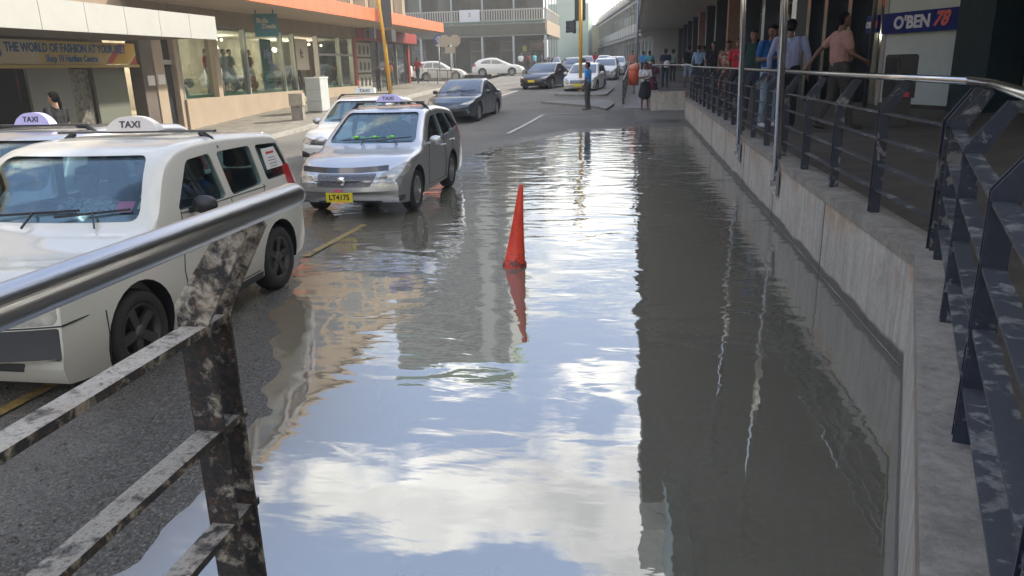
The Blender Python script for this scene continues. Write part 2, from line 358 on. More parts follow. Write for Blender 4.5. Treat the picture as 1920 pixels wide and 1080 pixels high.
def boolean(me_a, cutters, op='DIFFERENCE'):
    """exact boolean of mesh A with a list of cutter meshes; returns a new mesh"""
    a = bpy.data.objects.new('tmp_a', me_a); C.objects.link(a); tmp = []
    for i, cm in enumerate(cutters):
        b = bpy.data.objects.new('tmp_b', cm); C.objects.link(b); tmp.append(b)
        md = a.modifiers.new('b%d' % i, 'BOOLEAN'); md.operation = op; md.solver = 'EXACT'; md.object = b
        try: md.material_mode = 'TRANSFER'
        except Exception: pass
    me = eval_mesh(a)
    for b in tmp: bpy.data.objects.remove(b)
    bpy.data.objects.remove(a); return me
RZ = [(-50, 0), (20, 0), (24, .1), (29, .34), (38, .68), (48, .92), (65, 1.3), (90, 1.6), (150, 1.8), (900, 2.0)]
def rise(y): return float(np.interp(y, [a for a, b in RZ], [b for a, b in RZ]))
# ------------------------------------------------------------------ ground, road and water
SHORE = [(-2.2, -6), (-2.2, 2.36), (-2.18, 2.91), (-2.17, 3.27), (-2.2, 3.7), (-2.4, 4.3), (-2.80, 5.0), (-3.1, 5.8), (-3.22, 6.5), (-3.4, 7.3), (-3.81, 8.56), (-4.6, 9.7), (-5.0, 11.2), (-4.6, 12.6), (-4.0, 13.6), (-3.85, 15), (-3.75, 17.72), (-3.27, 20.48), (-2.33, 24.6), (-1.03, 25.6), (-.95, 28.6), (.0, 29.4), (1.0, 28.9), (2.6, 28.6), (2.6, -6)]
def shore_sd(x, y):
    P = np.array(SHORE); A = P; B = np.roll(P, -1, 0); d = B-A
    px = x[:, None]; py = y[:, None]
    t = np.clip(((px-A[:, 0])*d[:, 0]+(py-A[:, 1])*d[:, 1])/(d**2).sum(1), 0, 1)
    dist = np.hypot(px-(A[:, 0]+t*d[:, 0]), py-(A[:, 1]+t*d[:, 1])).min(1)
    c = ((A[:, 1] > py) != (B[:, 1] > py)) & (px < (B[:, 0]-A[:, 0])*(py-A[:, 1])/(B[:, 1]-A[:, 1]+1e-12)+A[:, 0])
    inside = c.sum(1) % 2 == 1
    return np.where(inside, dist, -dist)
def vnoise(x, y, sc_, seed=0):
    rs = np.random.RandomState(seed); tab = rs.rand(256, 256); X = x*sc_; Y = y*sc_; xi = np.floor(X).astype(int); yi = np.floor(Y).astype(int); fx = X-xi; fy = Y-yi
    fx = fx*fx*(3-2*fx); fy = fy*fy*(3-2*fy); g = lambda i, j: tab[(xi+i) % 256, (yi+j) % 256]
    return (g(0, 0)*(1-fx)+g(1, 0)*fx)*(1-fy)+(g(0, 1)*(1-fx)+g(1, 1)*fx)*fy-.5
def grid_sheet(name, xs, ys, zf, m_):
    XX, YY = np.meshgrid(xs, ys); x, y = XX.ravel(), YY.ravel(); z = zf(x, y)
    me = bpy.data.meshes.new(name); nx, ny = len(xs), len(ys)
    me.vertices.add(nx*ny); co = np.stack([x, y, z], 1).ravel(); me.vertices.foreach_set('co', co)
    i = np.arange(nx*ny).reshape(ny, nx); q = np.stack([i[:-1, :-1], i[:-1, 1:], i[1:, 1:], i[1:, :-1]], -1).reshape(-1, 4)
    me.loops.add(q.size); me.loops.foreach_set('vertex_index', q.ravel().astype(np.int32)); me.polygons.add(len(q))
    me.polygons.foreach_set('loop_start', (np.arange(len(q))*4).astype(np.int32)); me.polygons.foreach_set('loop_total', np.full(len(q), 4, np.int32))
    me.polygons.foreach_set('use_smooth', np.ones(len(q), bool)); me.materials.append(m_); me.update(); me.validate()
    o = bpy.data.objects.new(name, me); C.objects.link(o); return o
def riseA(y): return np.interp(y, [a for a, b in RZ], [b for a, b in RZ])
def road_h(x, y):
    sd = shore_sd(x, y)
    n = vnoise(x, y, 1.1, 1)*.016+vnoise(x, y, 3.3, 2)*.011+vnoise(x, y, 9, 3)*.006
    wide = np.interp(y, [0, 3.5, 8, 12, 20, 30], [.10, .05, .022, .03, .05, .08])
    h = np.where(sd > 0, -np.minimum(sd*.07, .2), np.minimum(-sd*wide, .05))
    k = np.clip(1-(y-22)/6, 0, 1)
    h = (h+n)*np.where(y > 30, .4, 1)
    return h*np.where(sd > 0, 1, np.clip(k+.3, 0, 1))+np.where(y > 21.5, riseA(y)*np.clip(1-(sd-0)/1.5, 0, 1), riseA(y)*np.clip(1-sd/1.5, 0, 1))
xs = np.concatenate([np.arange(-10.8, -5, .16), np.arange(-5, 1.96, .07)]); ys = np.concatenate([np.arange(-3, 9, .07), np.arange(9, 34, .14), np.arange(34, 130, 1.2), [200, 400]])
tag(grid_sheet('road', xs, ys, road_h, M_road), kind='structure')
tag(grid_sheet('ground', np.array([-900, -300, -60, -16, -10.5, 1.7, 20, 80, 300, 900.]), np.array([-900, -200, -20, 20, 24, 29, 38, 48, 65, 90, 150, 400, 1500.]), lambda x, y: riseA(y)-.35, mat('distant_ground', (.16, .15, .13), .9, var=.3, vscale=.2)), kind='structure')
wx, wy = np.arange(-11, 1.95, .12), np.arange(-4, 33, .15); wo = grid_sheet('water', wx, wy, lambda x, y: x*0, M_water)
XX, YY = np.meshgrid(wx, wy); sdw = shore_sd(XX.ravel(), YY.ravel()); sh_ = np.clip(1-sdw/1.1, 0, 1)**1.5*np.clip(1-(YY.ravel()-9)/6, 0, 1)
at_ = wo.data.attributes.new('shallow', 'FLOAT', 'POINT'); at_.data.foreach_set('value', sh_.astype(np.float32)); tag(wo, kind='structure')
# the far ramp beyond the flood, on the right of the road
tag(grid_sheet('path', np.array([-.35, 0.2, .72, 1.85, 2.6]), np.array([29.5, 31, 34, 38, 48, 65, 90, 130.]), lambda x, y: riseA(y)+.02+np.where(x < -.3, -.0, 0)+np.where(x > .8, -.2, 0), mat('worn_concrete_path', (.24, .235, .215), .85, var=.25, vscale=1.2)), kind='structure')
# left footpath with kerb
def strip(name, x0, x1, ys_, dz, m_, kerb=None):
    b = MB()
    for a, c in zip(ys_[:-1], ys_[1:]):
        za, zc = rise(a)+dz, rise(c)+dz
        b.add([(x0, a, za), (x1, a, za), (x1, c, zc), (x0, c, zc)], [(0, 1, 2, 3)])
        if kerb is not None: b.add([(x1, a, za), (x1, a, za-kerb), (x1, c, zc-kerb), (x1, c, zc)], [(0, 1, 2, 3)])
    return tag(b.build(name, m_), kind='structure')
YS = [-6, 0, 10, 20, 24, 29, 38, 48, 52.5]
strip('pavement', -15.3, -11.0, YS, .14, M_pave)
strip('kerb', -11.0, -10.75, YS, .145, mat('kerb_stone', (.36, .34, .30), .85, var=.3), .3)
strip('pavement', -22, -12.2, [66, 74, 82], .12, M_pave, .14); strip('pavement', -12.2, -6.4, [71, 74, 90], .12, M_pave, .14)
# painted lines
M_yel = mat('worn_yellow_line', (.30, .20, .05), .7, var=.8, vscale=12, col2=(.06, .055, .045)); M_wl = mat('worn_white_line', (.55, .54, .5), .7, var=.7, vscale=9, col2=(.2, .19, .17))
def stripe(nm, pts, wd, m_, lift=.012):
    b = MB(); P = []
    for (xa, ya), (xb, yb) in zip(pts[:-1], pts[1:]):
        n = max(1, int(math.hypot(xb-xa, yb-ya)/.25))
        for k in range(n+(1 if (xb, yb) == pts[-1] else 0)): P.append((xa+(xb-xa)*k/n, ya+(yb-ya)*k/n))
    A = np.array(P); z = road_h(A[:, 0], A[:, 1]); vs = []
    for i, (x, y) in enumerate(P):
        d = Vector((P[min(i+1, len(P)-1)][0]-P[max(i-1, 0)][0], P[min(i+1, len(P)-1)][1]-P[max(i-1, 0)][1])).normalized(); nx, ny = -d.y*wd/2, d.x*wd/2
        zz_ = max(z[i]+lift, .004) if y < 20 else z[i]+lift
        vs += [(x+nx, y+ny, zz_), (x-nx, y-ny, zz_)]
    b.add(vs, [(2*i, 2*i+1, 2*i+3, 2*i+2) for i in range(len(P)-1)])
    return tag(b.build(nm, m_), kind='structure')
stripe('road_marking', [(-3.80, 2.2), (-3.74, 4.6)], .10, M_yel); stripe('road_marking', [(-3.62, 7.7), (-3.57, 9.5)], .10, M_yel)
stripe('road_marking', [(-3.65, 22.1), (-3.25, 27.3)], .13, M_wl, .02); stripe('road_marking', [(-3.25, 27.6), (-1.3, 28.0)], .10, M_wl, .02)
stripe('road_marking', [(-6.9, 30.0), (-6.1, 40.5)], .13, M_wl, .02); stripe('road_marking', [(-8.6, 47), (-7.4, 53)], .13, M_wl, .02)
stripe('road_marking', [(-6.3, 21), (-6.3, 24)], .1, M_wl, .02)
# traffic islands
def island(nm, pts, z0, h):
    b = MB(); b.prism(rpoly(pts, .5, 5), lambda u, v, d: (u, v, d+rise(v)), z0, h); return tag(b.build(nm, mat('island_concrete', (.24, .235, .21), .85, var=.3)), kind='structure')
island('traffic_island', [(-4.1, 32.6), (-1.5, 29.9), (-1.0, 28.6), (-.75, 31.2), (-1.2, 33.0)][::-1], -.1, .09)
island('traffic_island', [(-3.8, 36.2), (-1.25, 35.4), (-1.0, 40.5), (-2.4, 43.5), (-3.2, 40)], -.1, .10)

# ------------------------------------------------------------------ retaining wall, walkway, railings
def wallseg(nm, pts, z0, z1, thick, m_, cap_=None):
    """vertical wall along pts; thickness to the right of travel"""
    b = MB()
    for (xa, ya), (xb, yb) in zip(pts[:-1], pts[1:]):
        d = Vector((xb-xa, yb-ya)).normalized(); n = Vector((d.y, -d.x))*thick
        n_ = max(1, int(math.hypot(xb-xa, yb-ya)/.8))
        b.add([(xa, ya, z0), (xb, yb, z0), (xb+n.x, yb+n.y, z0), (xa+n.x, ya+n.y, z0), (xa, ya, z1), (xb, yb, z1), (xb+n.x, yb+n.y, z1), (xa+n.x, ya+n.y, z1)],
              [(0, 1, 5, 4), (1, 2, 6, 5), (2, 3, 7, 6), (3, 0, 4, 7), (4, 5, 6, 7), (0, 3, 2, 1)])
    return b
NEAR = (.3117, .950)      # direction of the near section of the wall
cx0, cy0 = 1.815, 5.0     # its corner at the water
nx0, ny0 = cx0-NEAR[0]*7.5, cy0-NEAR[1]*7.5
b = MB()
b.prism([(nx0, ny0), (cx0, cy0), (1.83, 28.6), (2.12, 28.6), (2.09, 5.0), (2.09-NEAR[0]*7.5, 5.0-NEAR[1]*7.5)], lambda u, v, d: (u, v, d), -.6, .70)
w1 = b.build('retaining_wall', M_wall); tag(w1, 'long streaked concrete retaining wall rising from the flood water below the steel railing', 'wall')
b = MB()
b.prism([(nx0-.012, ny0), (cx0-.012, cy0+.004), (1.818, 28.9), (2.125, 28.9), (2.10, 5.0), (2.10-NEAR[0]*7.5, 5.0-NEAR[1]*7.5)], lambda u, v, d: (u, v, d), .70, .785)
b.build('coping', M_cap, w1)
for y in (7.4, 10.1, 12.9, 15.6, 18.3, 21.0, 23.8, 26.4):
    b = MB(); x = 1.815+(y-5)*.0006; b.box(x-.004, y-.006, -.3, x+.01, y+.006, .70); b.build('wall_joint', mat('dark_joint', (.10, .095, .085), .9), w1)  # thin dark strips for the vertical wall joints
b = MB(); b.prism([(.62, 28.9), (1.83, 28.75), (2.1, 28.95), (2.1, 29.2), (.62, 29.2)], lambda u, v, d: (u, v, d), 0.0, .98)
b.prism([(.62, 29.2), (.9, 29.2), (.9, 60), (.62, 60)], lambda u, v, d: (u, v, d+max(0, (v-29)*.02)), 0.0, .98)
tag(b.build('ramp_wall', M_wall), 'pale concrete end wall turning behind the flood water beside the two women', 'wall')
# walkway floor
b = MB()
P_ = [(2.10-NEAR[0]*8, 5-NEAR[1]*8, .775), (2.10, 5, .775), (2.12, 28.9, .80)]
Q_ = [(5, -3, .92), (6.0, 5, .98), (5.6, 28.9, 1.0)]
for i in range(2): b.add([P_[i], Q_[i], Q_[i+1], P_[i+1]], [(0, 1, 2, 3)])
for i in range(2): b.add([Q_[i], (12, Q_[i][1], 1.05), (12, Q_[i+1][1], 1.05), Q_[i+1]], [(0, 1, 2, 3)])
b.add([(.9, 28.9, .80), (8, 28.9, 1.05), (8, 130, 2.3), (.9, 130, 2.0)], [(0, 1, 2, 3)])
tag(b.build('walkway', M_walk), kind='structure')

def twin_post(parent, base, dirx, h, lean, top_z, w_=.075, gap=.055, m_=M_navy, zb_=None):
    """two parallel plates, kinked towards the handrail; dirx = unit vector across the railing (towards the handrail side)"""
    bx, by, bz = base; along = (-dirx[1], dirx[0])
    for s in (-1, 1):
        b = MB(); ox, oy = bx+along[0]*s*gap/2, by+along[1]*s*gap/2
        zk = top_z-.24
        prof = [(-w_/2, bz), (w_/2, bz), (w_/2, zk-.03), (w_/2+lean*.80, top_z-.045), (w_/2+lean*.80-.012, top_z-.025), (lean*.8-w_*.25, top_z-.025), (-w_/2, zk+.02)]
        b.prism(prof, lambda u, v, d: (ox+dirx[0]*u+along[0]*d, oy+dirx[1]*u+along[1]*d, v), -.005, .005)
        b.build('post', m_, parent)
def rail_flat(parent, a, b_, z, w_=.055, t=.012, m_=M_navy, nm='rail'):
    b = MB(); b.bar((a[0], a[1], z), (b_[0], b_[1], z), w_, t); return b.build(nm, m_, parent)
RZS = (1.575, 1.375, 1.175, .975)
# far section along the walkway
rail = empty('railing', (1.96, 5, .785), 0, 'long navy peeling railing with round steel handrail on the concrete wall above the water', 'railing')
def rel(o, root):
    o.matrix_parent_inverse = Matrix.Translation(root.location).inverted() if False else Matrix.Identity(4); return o
class At:   # builds children in world coordinates under an Empty that has an offset
    pass
rail.location = (0, 0, 0)
y_ = 5.12
while y_ < 28.6:
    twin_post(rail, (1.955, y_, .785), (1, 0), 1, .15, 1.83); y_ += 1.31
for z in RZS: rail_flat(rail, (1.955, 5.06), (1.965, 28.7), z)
b = MB(); b.tube([(2.12, 5.32, 1.84), (2.09, 7, 1.84), (2.09, 28.75, 1.84)], .0265, 14); b.build('handrail', M_steel, rail)
# near section
nr = empty('railing', (0, 0, 0), 0, 'near navy railing with wide peeling rails running from the corner towards the viewer', 'railing')
dn = Vector((NEAR[0], NEAR[1])); ax = (NEAR[1], -NEAR[0])
cX, cY = 1.945, 5.0
def npt(s, o=0): return (cX-dn.x*s+ax[0]*o, cY-dn.y*s+ax[1]*o)
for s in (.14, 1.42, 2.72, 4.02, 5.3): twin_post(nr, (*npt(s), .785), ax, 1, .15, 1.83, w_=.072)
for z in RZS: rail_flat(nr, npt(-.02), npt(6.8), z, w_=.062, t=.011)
b = MB(); b.tube([(2.115, 5.34, 1.84), (*npt(0.3, .14), 1.84), (*npt(6.8, .14), 1.84)], .0265, 14); b.build('handrail', M_steel, nr)
# end section turning left beyond the flood
er = empty('railing', (0, 0, 0), 0, 'short thin railing crossing the far end of the wall above the ramp', 'railing')
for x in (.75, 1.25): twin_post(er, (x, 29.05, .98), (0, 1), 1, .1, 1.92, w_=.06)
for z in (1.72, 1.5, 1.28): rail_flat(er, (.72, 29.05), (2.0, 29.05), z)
b = MB(); b.tube([(2.09, 28.72, 1.84), (2.0, 29.15, 1.90), (.7, 29.15, 1.92), (.76, 40, 2.0), (.76, 58, 2.3)], .026, 10); b.build('handrail', M_steel, er)
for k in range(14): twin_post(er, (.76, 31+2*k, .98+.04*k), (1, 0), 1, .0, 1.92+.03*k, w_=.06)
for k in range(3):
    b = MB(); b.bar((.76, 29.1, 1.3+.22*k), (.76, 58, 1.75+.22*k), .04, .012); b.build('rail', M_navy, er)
# rusty railing beside the road
lr = empty('railing', (0, 0, 0), 0, 'rusty chipped railing with thick steel handrail crossing in front of the cream wagon', 'railing')
for y in (1.62, .30, -1.0): twin_post(lr, (-1.045, y, .30), (1, 0), 1, .16, 1.69, w_=.080, gap=.095, m_=M_rust)
for z in (1.405, 1.125, .855, .585): rail_flat(lr, (-1.045, -1.6), (-1.045, 1.70), z, w_=.064, t=.02, m_=M_rust)
b = MB(); pts = [(-.885, -1.6, 1.69), (-.885, 1.84, 1.69), (-.885, 1.862, 1.69), (-.885, 1.872, 1.69), (-.885, 1.875, 1.69)]; b.tube(pts, [.0325, .0325, .029, .018, .004], 28); b.build('handrail', M_steelb, lr)
b = MB(); b.box(-1.15, -3, -.2, -.75, 1.2, .30); b.box(-.75, -3, -.2, .2, 1.0, .62); tag(b.build('landing', M_cap), kind='structure')
# stainless pole pairs bolted to the wall
for k, (x, y, dx, z0, ds) in enumerate([(1.765, 13.3, .20, .50, 'stainless pole pair farther along the wall in front of the person in crimson'), (1.765, 9.75, .23, .52, 'stainless pole pair nearer the corner bolted to the wall by a bracket')]):
    t_ = empty('steel_pole', (x, y, 0), 0, ds, 'pole', 'steel poles bolted to the retaining wall')
    for q, (ox, oy) in enumerate(((0, 0), (dx*.32, .25))):
        b = MB(); b.tube([(ox, oy, z0+(.18 if q else 0)), (ox-.13, oy, 5.5)], .030, 16); b.build('tube', M_steel, t_)
    b = MB(); b.box(-.06, -.035, z0-.035, 1.80-x, .035, z0+.03); b.box(1.765-x, -.10, z0-.14, 1.795-x, .10, z0+.16)
    for bz in (-.09, .11):
        for by in (-.06, .06): b.tube([(1.75-x, by, z0+bz), (1.77-x, by, z0+bz)], .014, 8)
    b.build('bracket', M_steelb, t_)
# low rail between road and ramp
gr = empty('guard_rail', (0, 0, 0), 0, 'low worn railing between the road and the ramp leading up the street', 'railing')
for k in range(12):
    y = 31.5+k*3.0; b = MB(); x = -.43+.0055*(y-31); b.box(x-.04, y-.04, rise(y)-.05, x+.04, y+.04, rise(y)+.95); b.build('post', M_rust, gr)
for hh in (.92, .6, .3):
    b = MB(); b.tube([(-.43+.0055*(y-31), y, rise(y)+hh) for y in (31.3, 38, 48, 56, 65)], .035, 8); b.build('rail', M_rust, gr)
# the cone in the water
cn = empty('traffic_cone', (-1.205, 7.5, 0), 0, 'tall thin scuffed red cone leaning in the flood water', 'traffic cone')
M_cone = mat('scuffed_red_plastic', (.80, .055, .02), .5, var=.25, vscale=5)
m, nt, p = new_mat('cone_plastic'); v, g = pos(nt); sp_ = N(nt, 'ShaderNodeSeparateXYZ'); nt.links.new(v, sp_.inputs[0])
f = mth(nt, 'MULTIPLY', mth(nt, 'SUBTRACT', mth(nt, 'ADD', noise(nt, v, 14, 5, .7), mth(nt, 'MULTIPLY', mth(nt, 'SUBTRACT', .4, sp_.outputs[2]), .45)), .64), 12, clamp=True)
nt.links.new(mixc(nt, f, ramp(nt, noise(nt, v, 6, 4), [(.3, (.62, .04, .018)), (.7, (.85, .075, .03))]), (.10, .04, .04)), p.inputs['Base Color']); p.inputs['Roughness'].default_value = .5
b = MB(); b.lathe([(.132, -.10), (.128, .02), (.120, .035), (.108, .045), (.062, .42), (.027, .80), (.022, .835), (.012, .848), (.0, .85)], n=28)
for i, q in enumerate(b.v): b.v[i] = (q[0]+.105*max(0, q[2]), q[1], q[2])
b.build('cone_body', m, cn)

# loose grit and stones lying on the broken asphalt, and the scum line along the wall
rs = np.random.RandomState(3); n_ = 5200
gx = rs.uniform(-5.2, -1.9, n_); gy = 1.6+rs.rand(n_)**1.3*5.4; keep = shore_sd(gx, gy) < -.03; gx, gy = gx[keep], gy[keep]; gz = road_h(gx, gy)
gb = MB()
for i in range(len(gx)):
    r_ = .004+.008*rs.rand()**2.2 if rs.rand() > .02 else .018; a = rs.uniform(0, 6.3); x, y, z = gx[i], gy[i], gz[i]+r_*.2; vs = []
    for q in range(4): vs.append((x+r_*math.cos(a+q*1.57)*rs.uniform(.7, 1.3), y+r_*math.sin(a+q*1.57)*rs.uniform(.7, 1.3), z))
    vs += [(x, y, z+r_*.8), (x+r_*.3, y, z+r_*.7)]
    gb.add(vs, [(0, 1, 4), (1, 2, 5, 4), (2, 3, 5), (3, 0, 4, 5)])
tag(gb.build('grit', mat('loose_grit', (.12, .11, .095), .8, var=.7, vscale=60), fix=False), kind='stuff')
sb = MB()
for (xa, ya, xb, yb) in ((1.806, 5.0, 1.818, 28.5),):
    n = 160; d = Vector((xb-xa, yb-ya)).normalized()
    for k in range(n):
        t0, t1 = k/n, (k+1)/n; w0 = .002+.004*abs(math.sin(k*.37)+.5*math.sin(k*.91)); w1_ = .002+.004*abs(math.sin((k+1)*.37)+.5*math.sin((k+1)*.91))
        p0_ = (xa+(xb-xa)*t0, ya+(yb-ya)*t0); p1_ = (xa+(xb-xa)*t1, ya+(yb-ya)*t1)
        sb.add([(p0_[0]-w0, p0_[1], .004), (p0_[0]+w0, p0_[1], .004), (p1_[0]+w1_, p1_[1], .004), (p1_[0]-w1_, p1_[1], .004)], [(0, 1, 2, 3)])
tag(sb.build('foam', mat('scum_foam', (.30, .29, .25), .8)), kind='stuff')
# ------------------------------------------------------------------ cars
def pchip(xs, ys, q):
    xs, ys = np.array(xs, float), np.array(ys, float); h = np.diff(xs); d = np.diff(ys)/h
    mm = np.zeros(len(xs)); mm[0], mm[-1] = d[0], d[-1]
    for i in range(1, len(xs)-1):
        if d[i-1]*d[i] > 0: mm[i] = 2*d[i-1]*d[i]/(d[i-1]+d[i])
    q = np.clip(q, xs[0], xs[-1]); i = np.clip(np.searchsorted(xs, q)-1, 0, len(h)-1); t = (q-xs[i])/h[i]
    return ys[i]*(1+2*t)*(1-t)**2+mm[i]*h[i]*t*(1-t)**2+ys[i+1]*t*t*(3-2*t)+mm[i+1]*h[i]*t*t*(t-1)
class Shell:
    def __init__(s, sp): s.sp = sp; s.L = sp['L']; s.W = sp['W']; s.belt = sp['belt']; s.tum = sp.get('tum', 0.30)
    def c(s, y):
        sp = s.sp; L = s.L
        return float(np.interp(y, [0, L*0.42, L*0.6, L], [sp.get('cf', .16), sp.get('cf', .16)*.55, 0, -sp.get('cr', .08)]))
    def Wy(s, y):
        L = s.L; k = s.sp.get('ntap', .10)
        a = max(0, (0.75-y)/0.75); b = max(0, (y-(L-0.6))/0.6)
        return s.W*(1-k*a**2.2-s.sp.get('rtap', .06)*b**2)
    def X(s, y, z):
        w = s.Wy(y)
        if z < .55: w *= 1-.05*((.55-z)/.4)**2
        elif z <= s.belt: w *= 1-.025*((z-.55)/max(.1, s.belt-.55))**2
        else: w = w*.975-s.tum*(z-s.belt)
        # bulge over wheels
        for wy in (s.sp['wf'], s.sp['wr']):
            w += .012*math.exp(-((y-wy)/.38)**2)*math.exp(-((z-.5)/.25)**2)
        return w
    def zt(s, y): return float(pchip([a for a, b in s.sp['top']], [b for a, b in s.sp['top']], y))
    def zb(s, y): return float(pchip([a for a, b in s.sp['bot']], [b for a, b in s.sp['bot']], y))
    def loft(s, off=0.0, n=64, zbo=None, y0=0, y1=None, ns=9):
        L = s.L; y1 = y1 or L
        kn = sorted(set([y0, y1]+[a for a, b in s.sp['top'] if y0 < a < y1]+list(np.linspace(y0, y1, n))+[y0+.01, y0+.03, y0+.06, y1-.01, y1-.03, y1-.06]))
        vs = []; rings = []
        for y in kn:
            zt, zb = s.zt(y)+off, s.zb(y)-off
            if zbo is not None: zb = zbo
            zt = max(zt, zb+.06)
            r = min(s.sp.get('hr', .085) if zt < s.belt+.12 else s.sp.get('rr', .10), (zt-zb)*.4)
            ze = zt-r; half = []
            for i in range(ns):
                z = zb+(ze-zb)*i/(ns-1); half.append((s.X(y, z)+off, z))
            xe = half[-1][0]; slope = s.X(y, ze)-s.X(y, ze+.01)
            for k in (1, 2, 3):
                a = k*math.pi/8*1.15; half.append((xe-r*1.25*(1-math.cos(a))-slope*100*r*.35*math.sin(a)*.6, ze+r*.86*math.sin(a)))
            xl, zl = half[-1]
            for k in range(1, 8):
                t = 1-k/7.; x = xl*t; half.append((x, zl+(zt-zl)*(1-t*t)))
            ring = half+[(-x, z) for x, z in reversed(half[:-1])]
            yy = y if y0 < y < y1 else (y-off if y == y0 else y+off)
            w = max(s.Wy(y), .1)
            rings.append(len(ring)); vs += [(x, yy+s.c(y)*min(1, abs(x)/w)**2, z) for x, z in ring]
        m_ = rings[0]; fs = []
        for i in range(len(kn)-1):
            for k in range(m_):
                fs.append((i*m_+k, i*m_+(k+1) % m_, (i+1)*m_+(k+1) % m_, (i+1)*m_+k))
        # end caps as strips between left and right halves
        for i, flip in ((0, False), (len(kn)-1, True)):
            b = i*m_
            for k in range((m_-1)//2):
                q = (b+k, b+k+1, b+m_-2-k, b+m_-1-k)
                if len(set(q)) == 4: fs.append(q if not flip else q[::-1])
                else: fs.append(tuple(dict.fromkeys(q)))
        me = bpy.data.meshes.new('loft'); me.from_pydata(vs, [], fs)
        bm = bmesh.new(); bm.from_mesh(me); bmesh.ops.recalc_face_normals(bm, faces=bm.faces)
        if bm.calc_volume(signed=True) < 0: bmesh.ops.reverse_faces(bm, faces=bm.faces)
        bm.to_mesh(me); bm.free()
        return me
def side_cut(poly, x0=-2, x1=2):
    b = MB(); b.prism(poly, lambda u, v, d: (d, u, v), x0, x1); return b
def front_cut(poly, y0, y1):
    b = MB(); b.prism(poly, lambda u, v, d: (u, d, v), y0, y1); return b
def as_mesh(b, m_=None):
    me = b.mesh('cut', m_ or M_black); bm = bmesh.new(); bm.from_mesh(me); bmesh.ops.recalc_face_normals(bm, faces=bm.faces)
    if bm.calc_volume(signed=True) < 0: bmesh.ops.reverse_faces(bm, faces=bm.faces)
    bm.to_mesh(me); bm.free(); return me
def finish(me, name, mats, parent, angle=32):
    if mats is not None:
        me.materials.clear(); me.materials.append(mats)
        me.polygons.foreach_set('material_index', [0]*len(me.polygons))
    me.polygons.foreach_set('use_smooth', [True]*len(me.polygons))
    try: me.set_sharp_from_angle(angle=R(angle))
    except Exception: pass
    o = bpy.data.objects.new(name, me); C.objects.link(o); o.parent = parent; return o
_wheel = {}
def wheel(parent, x, y, r, style='spoke', side=1, dark=False):
    key = (r, style, dark)
    t = .19
    if key not in _wheel:
        b = MB(); ri = r*.66
        b.lathe([(ri, -.08), (ri+.02, -.095), (r-.03, -.095), (r-.006, -.07), (r, -.03), (r, .03), (r-.006, .07), (r-.03, .095), (ri+.02, .095), (ri, .08), (ri-.01, 0), (ri, -.08)], axis='x', n=36)
        tm = b.mesh('tyre', M_rubber)
        rm = mat('wheel_alloy', (0.42, 0.42, 0.42), 0.35, 0.85) if not dark else mat('wheel_dark_steel', (0.10, 0.095, 0.09), 0.45, 0.6, var=.4)
        b = MB(); b.lathe([(ri+.003, .085), (ri-.012, .088), (ri-.022, .03), (ri-.022, -.06), (.0, -.06)], axis='x', n=32)
        ns = 5 if style == 'spoke5' else 10
        for k in range(ns):
            a = 2*math.pi*k/ns
            d = Vector((0, math.cos(a), math.sin(a))); p = Vector((0, -d.z, d.y))
            wd0, wd1 = (.030, .038) if ns == 5 else (.014, .018)
            vs = []
            for rr, ww, xx in ((.03, wd0, .068), (ri-.01, wd1, .078)):
                for sx in (xx, xx-.03):
                    vs += [d*rr+p*ww+Vector((sx, 0, 0)), d*rr-p*ww+Vector((sx, 0, 0))]
            b.add(vs, [(0, 1, 5, 4), (2, 6, 7, 3), (0, 4, 6, 2), (1, 3, 7, 5), (4, 5, 7, 6), (0, 2, 3, 1)])
        b.lathe([(0, .082), (.03, .08), (.05, .07), (.055, .04)], axis='x', n=20)
        mrim = b.mesh('rim', rm)
        b = MB(); b.lathe([(0, -.02), (ri*.72, -.02), (ri*.72, -.03), (0, -.03)], axis='x', n=24); mdisc = b.mesh('brake_disc', mat('brake_disc', (.09, .085, .08), .5, .7))
        _wheel[key] = (tm, mrim, mdisc)
    tm, mrim, mdisc = _wheel[key]
    o = bpy.data.objects.new('wheel', tm); C.objects.link(o); o.parent = parent; o.location = (x, y, r); o.rotation_euler = (random.uniform(0, 6), 0, 0 if side > 0 else math.pi)
    if side < 0: o.rotation_euler = (0, 0, math.pi)
    for nm, me in (('rim', mrim), ('brake_disc', mdisc)):
        c = bpy.data.objects.new(nm, me); C.objects.link(c); c.parent = o
    return o
def taxi_sign(parent, y, z, w, h, m_, txt, lbl=None, rz=0, x=0):
    b = MB(); pts = [(-w/2, 0), (w/2, 0), (w*.44, h*.45), (w*.26, h*.9), (0, h), (-w*.26, h*.9), (-w*.44, h*.45)]
    b.prism(rpoly(pts, [.004, .004, .06, .08, .1, .08, .06], 4), lambda u, v, d: (u, d*(1-v/h*.45), v), -.05, .05)
    o = b.build('taxi_sign', m_, parent); o.location = (x, y, z); o.rotation_euler = (0, 0, rz)
    if txt:
        t_ = text('lettering', 'TAXI', h*.62, M_ink, o, (0-.01, -.0445, h*.42), (R(90-9), 0, 0), .0015, .001, 1.12)
    return o
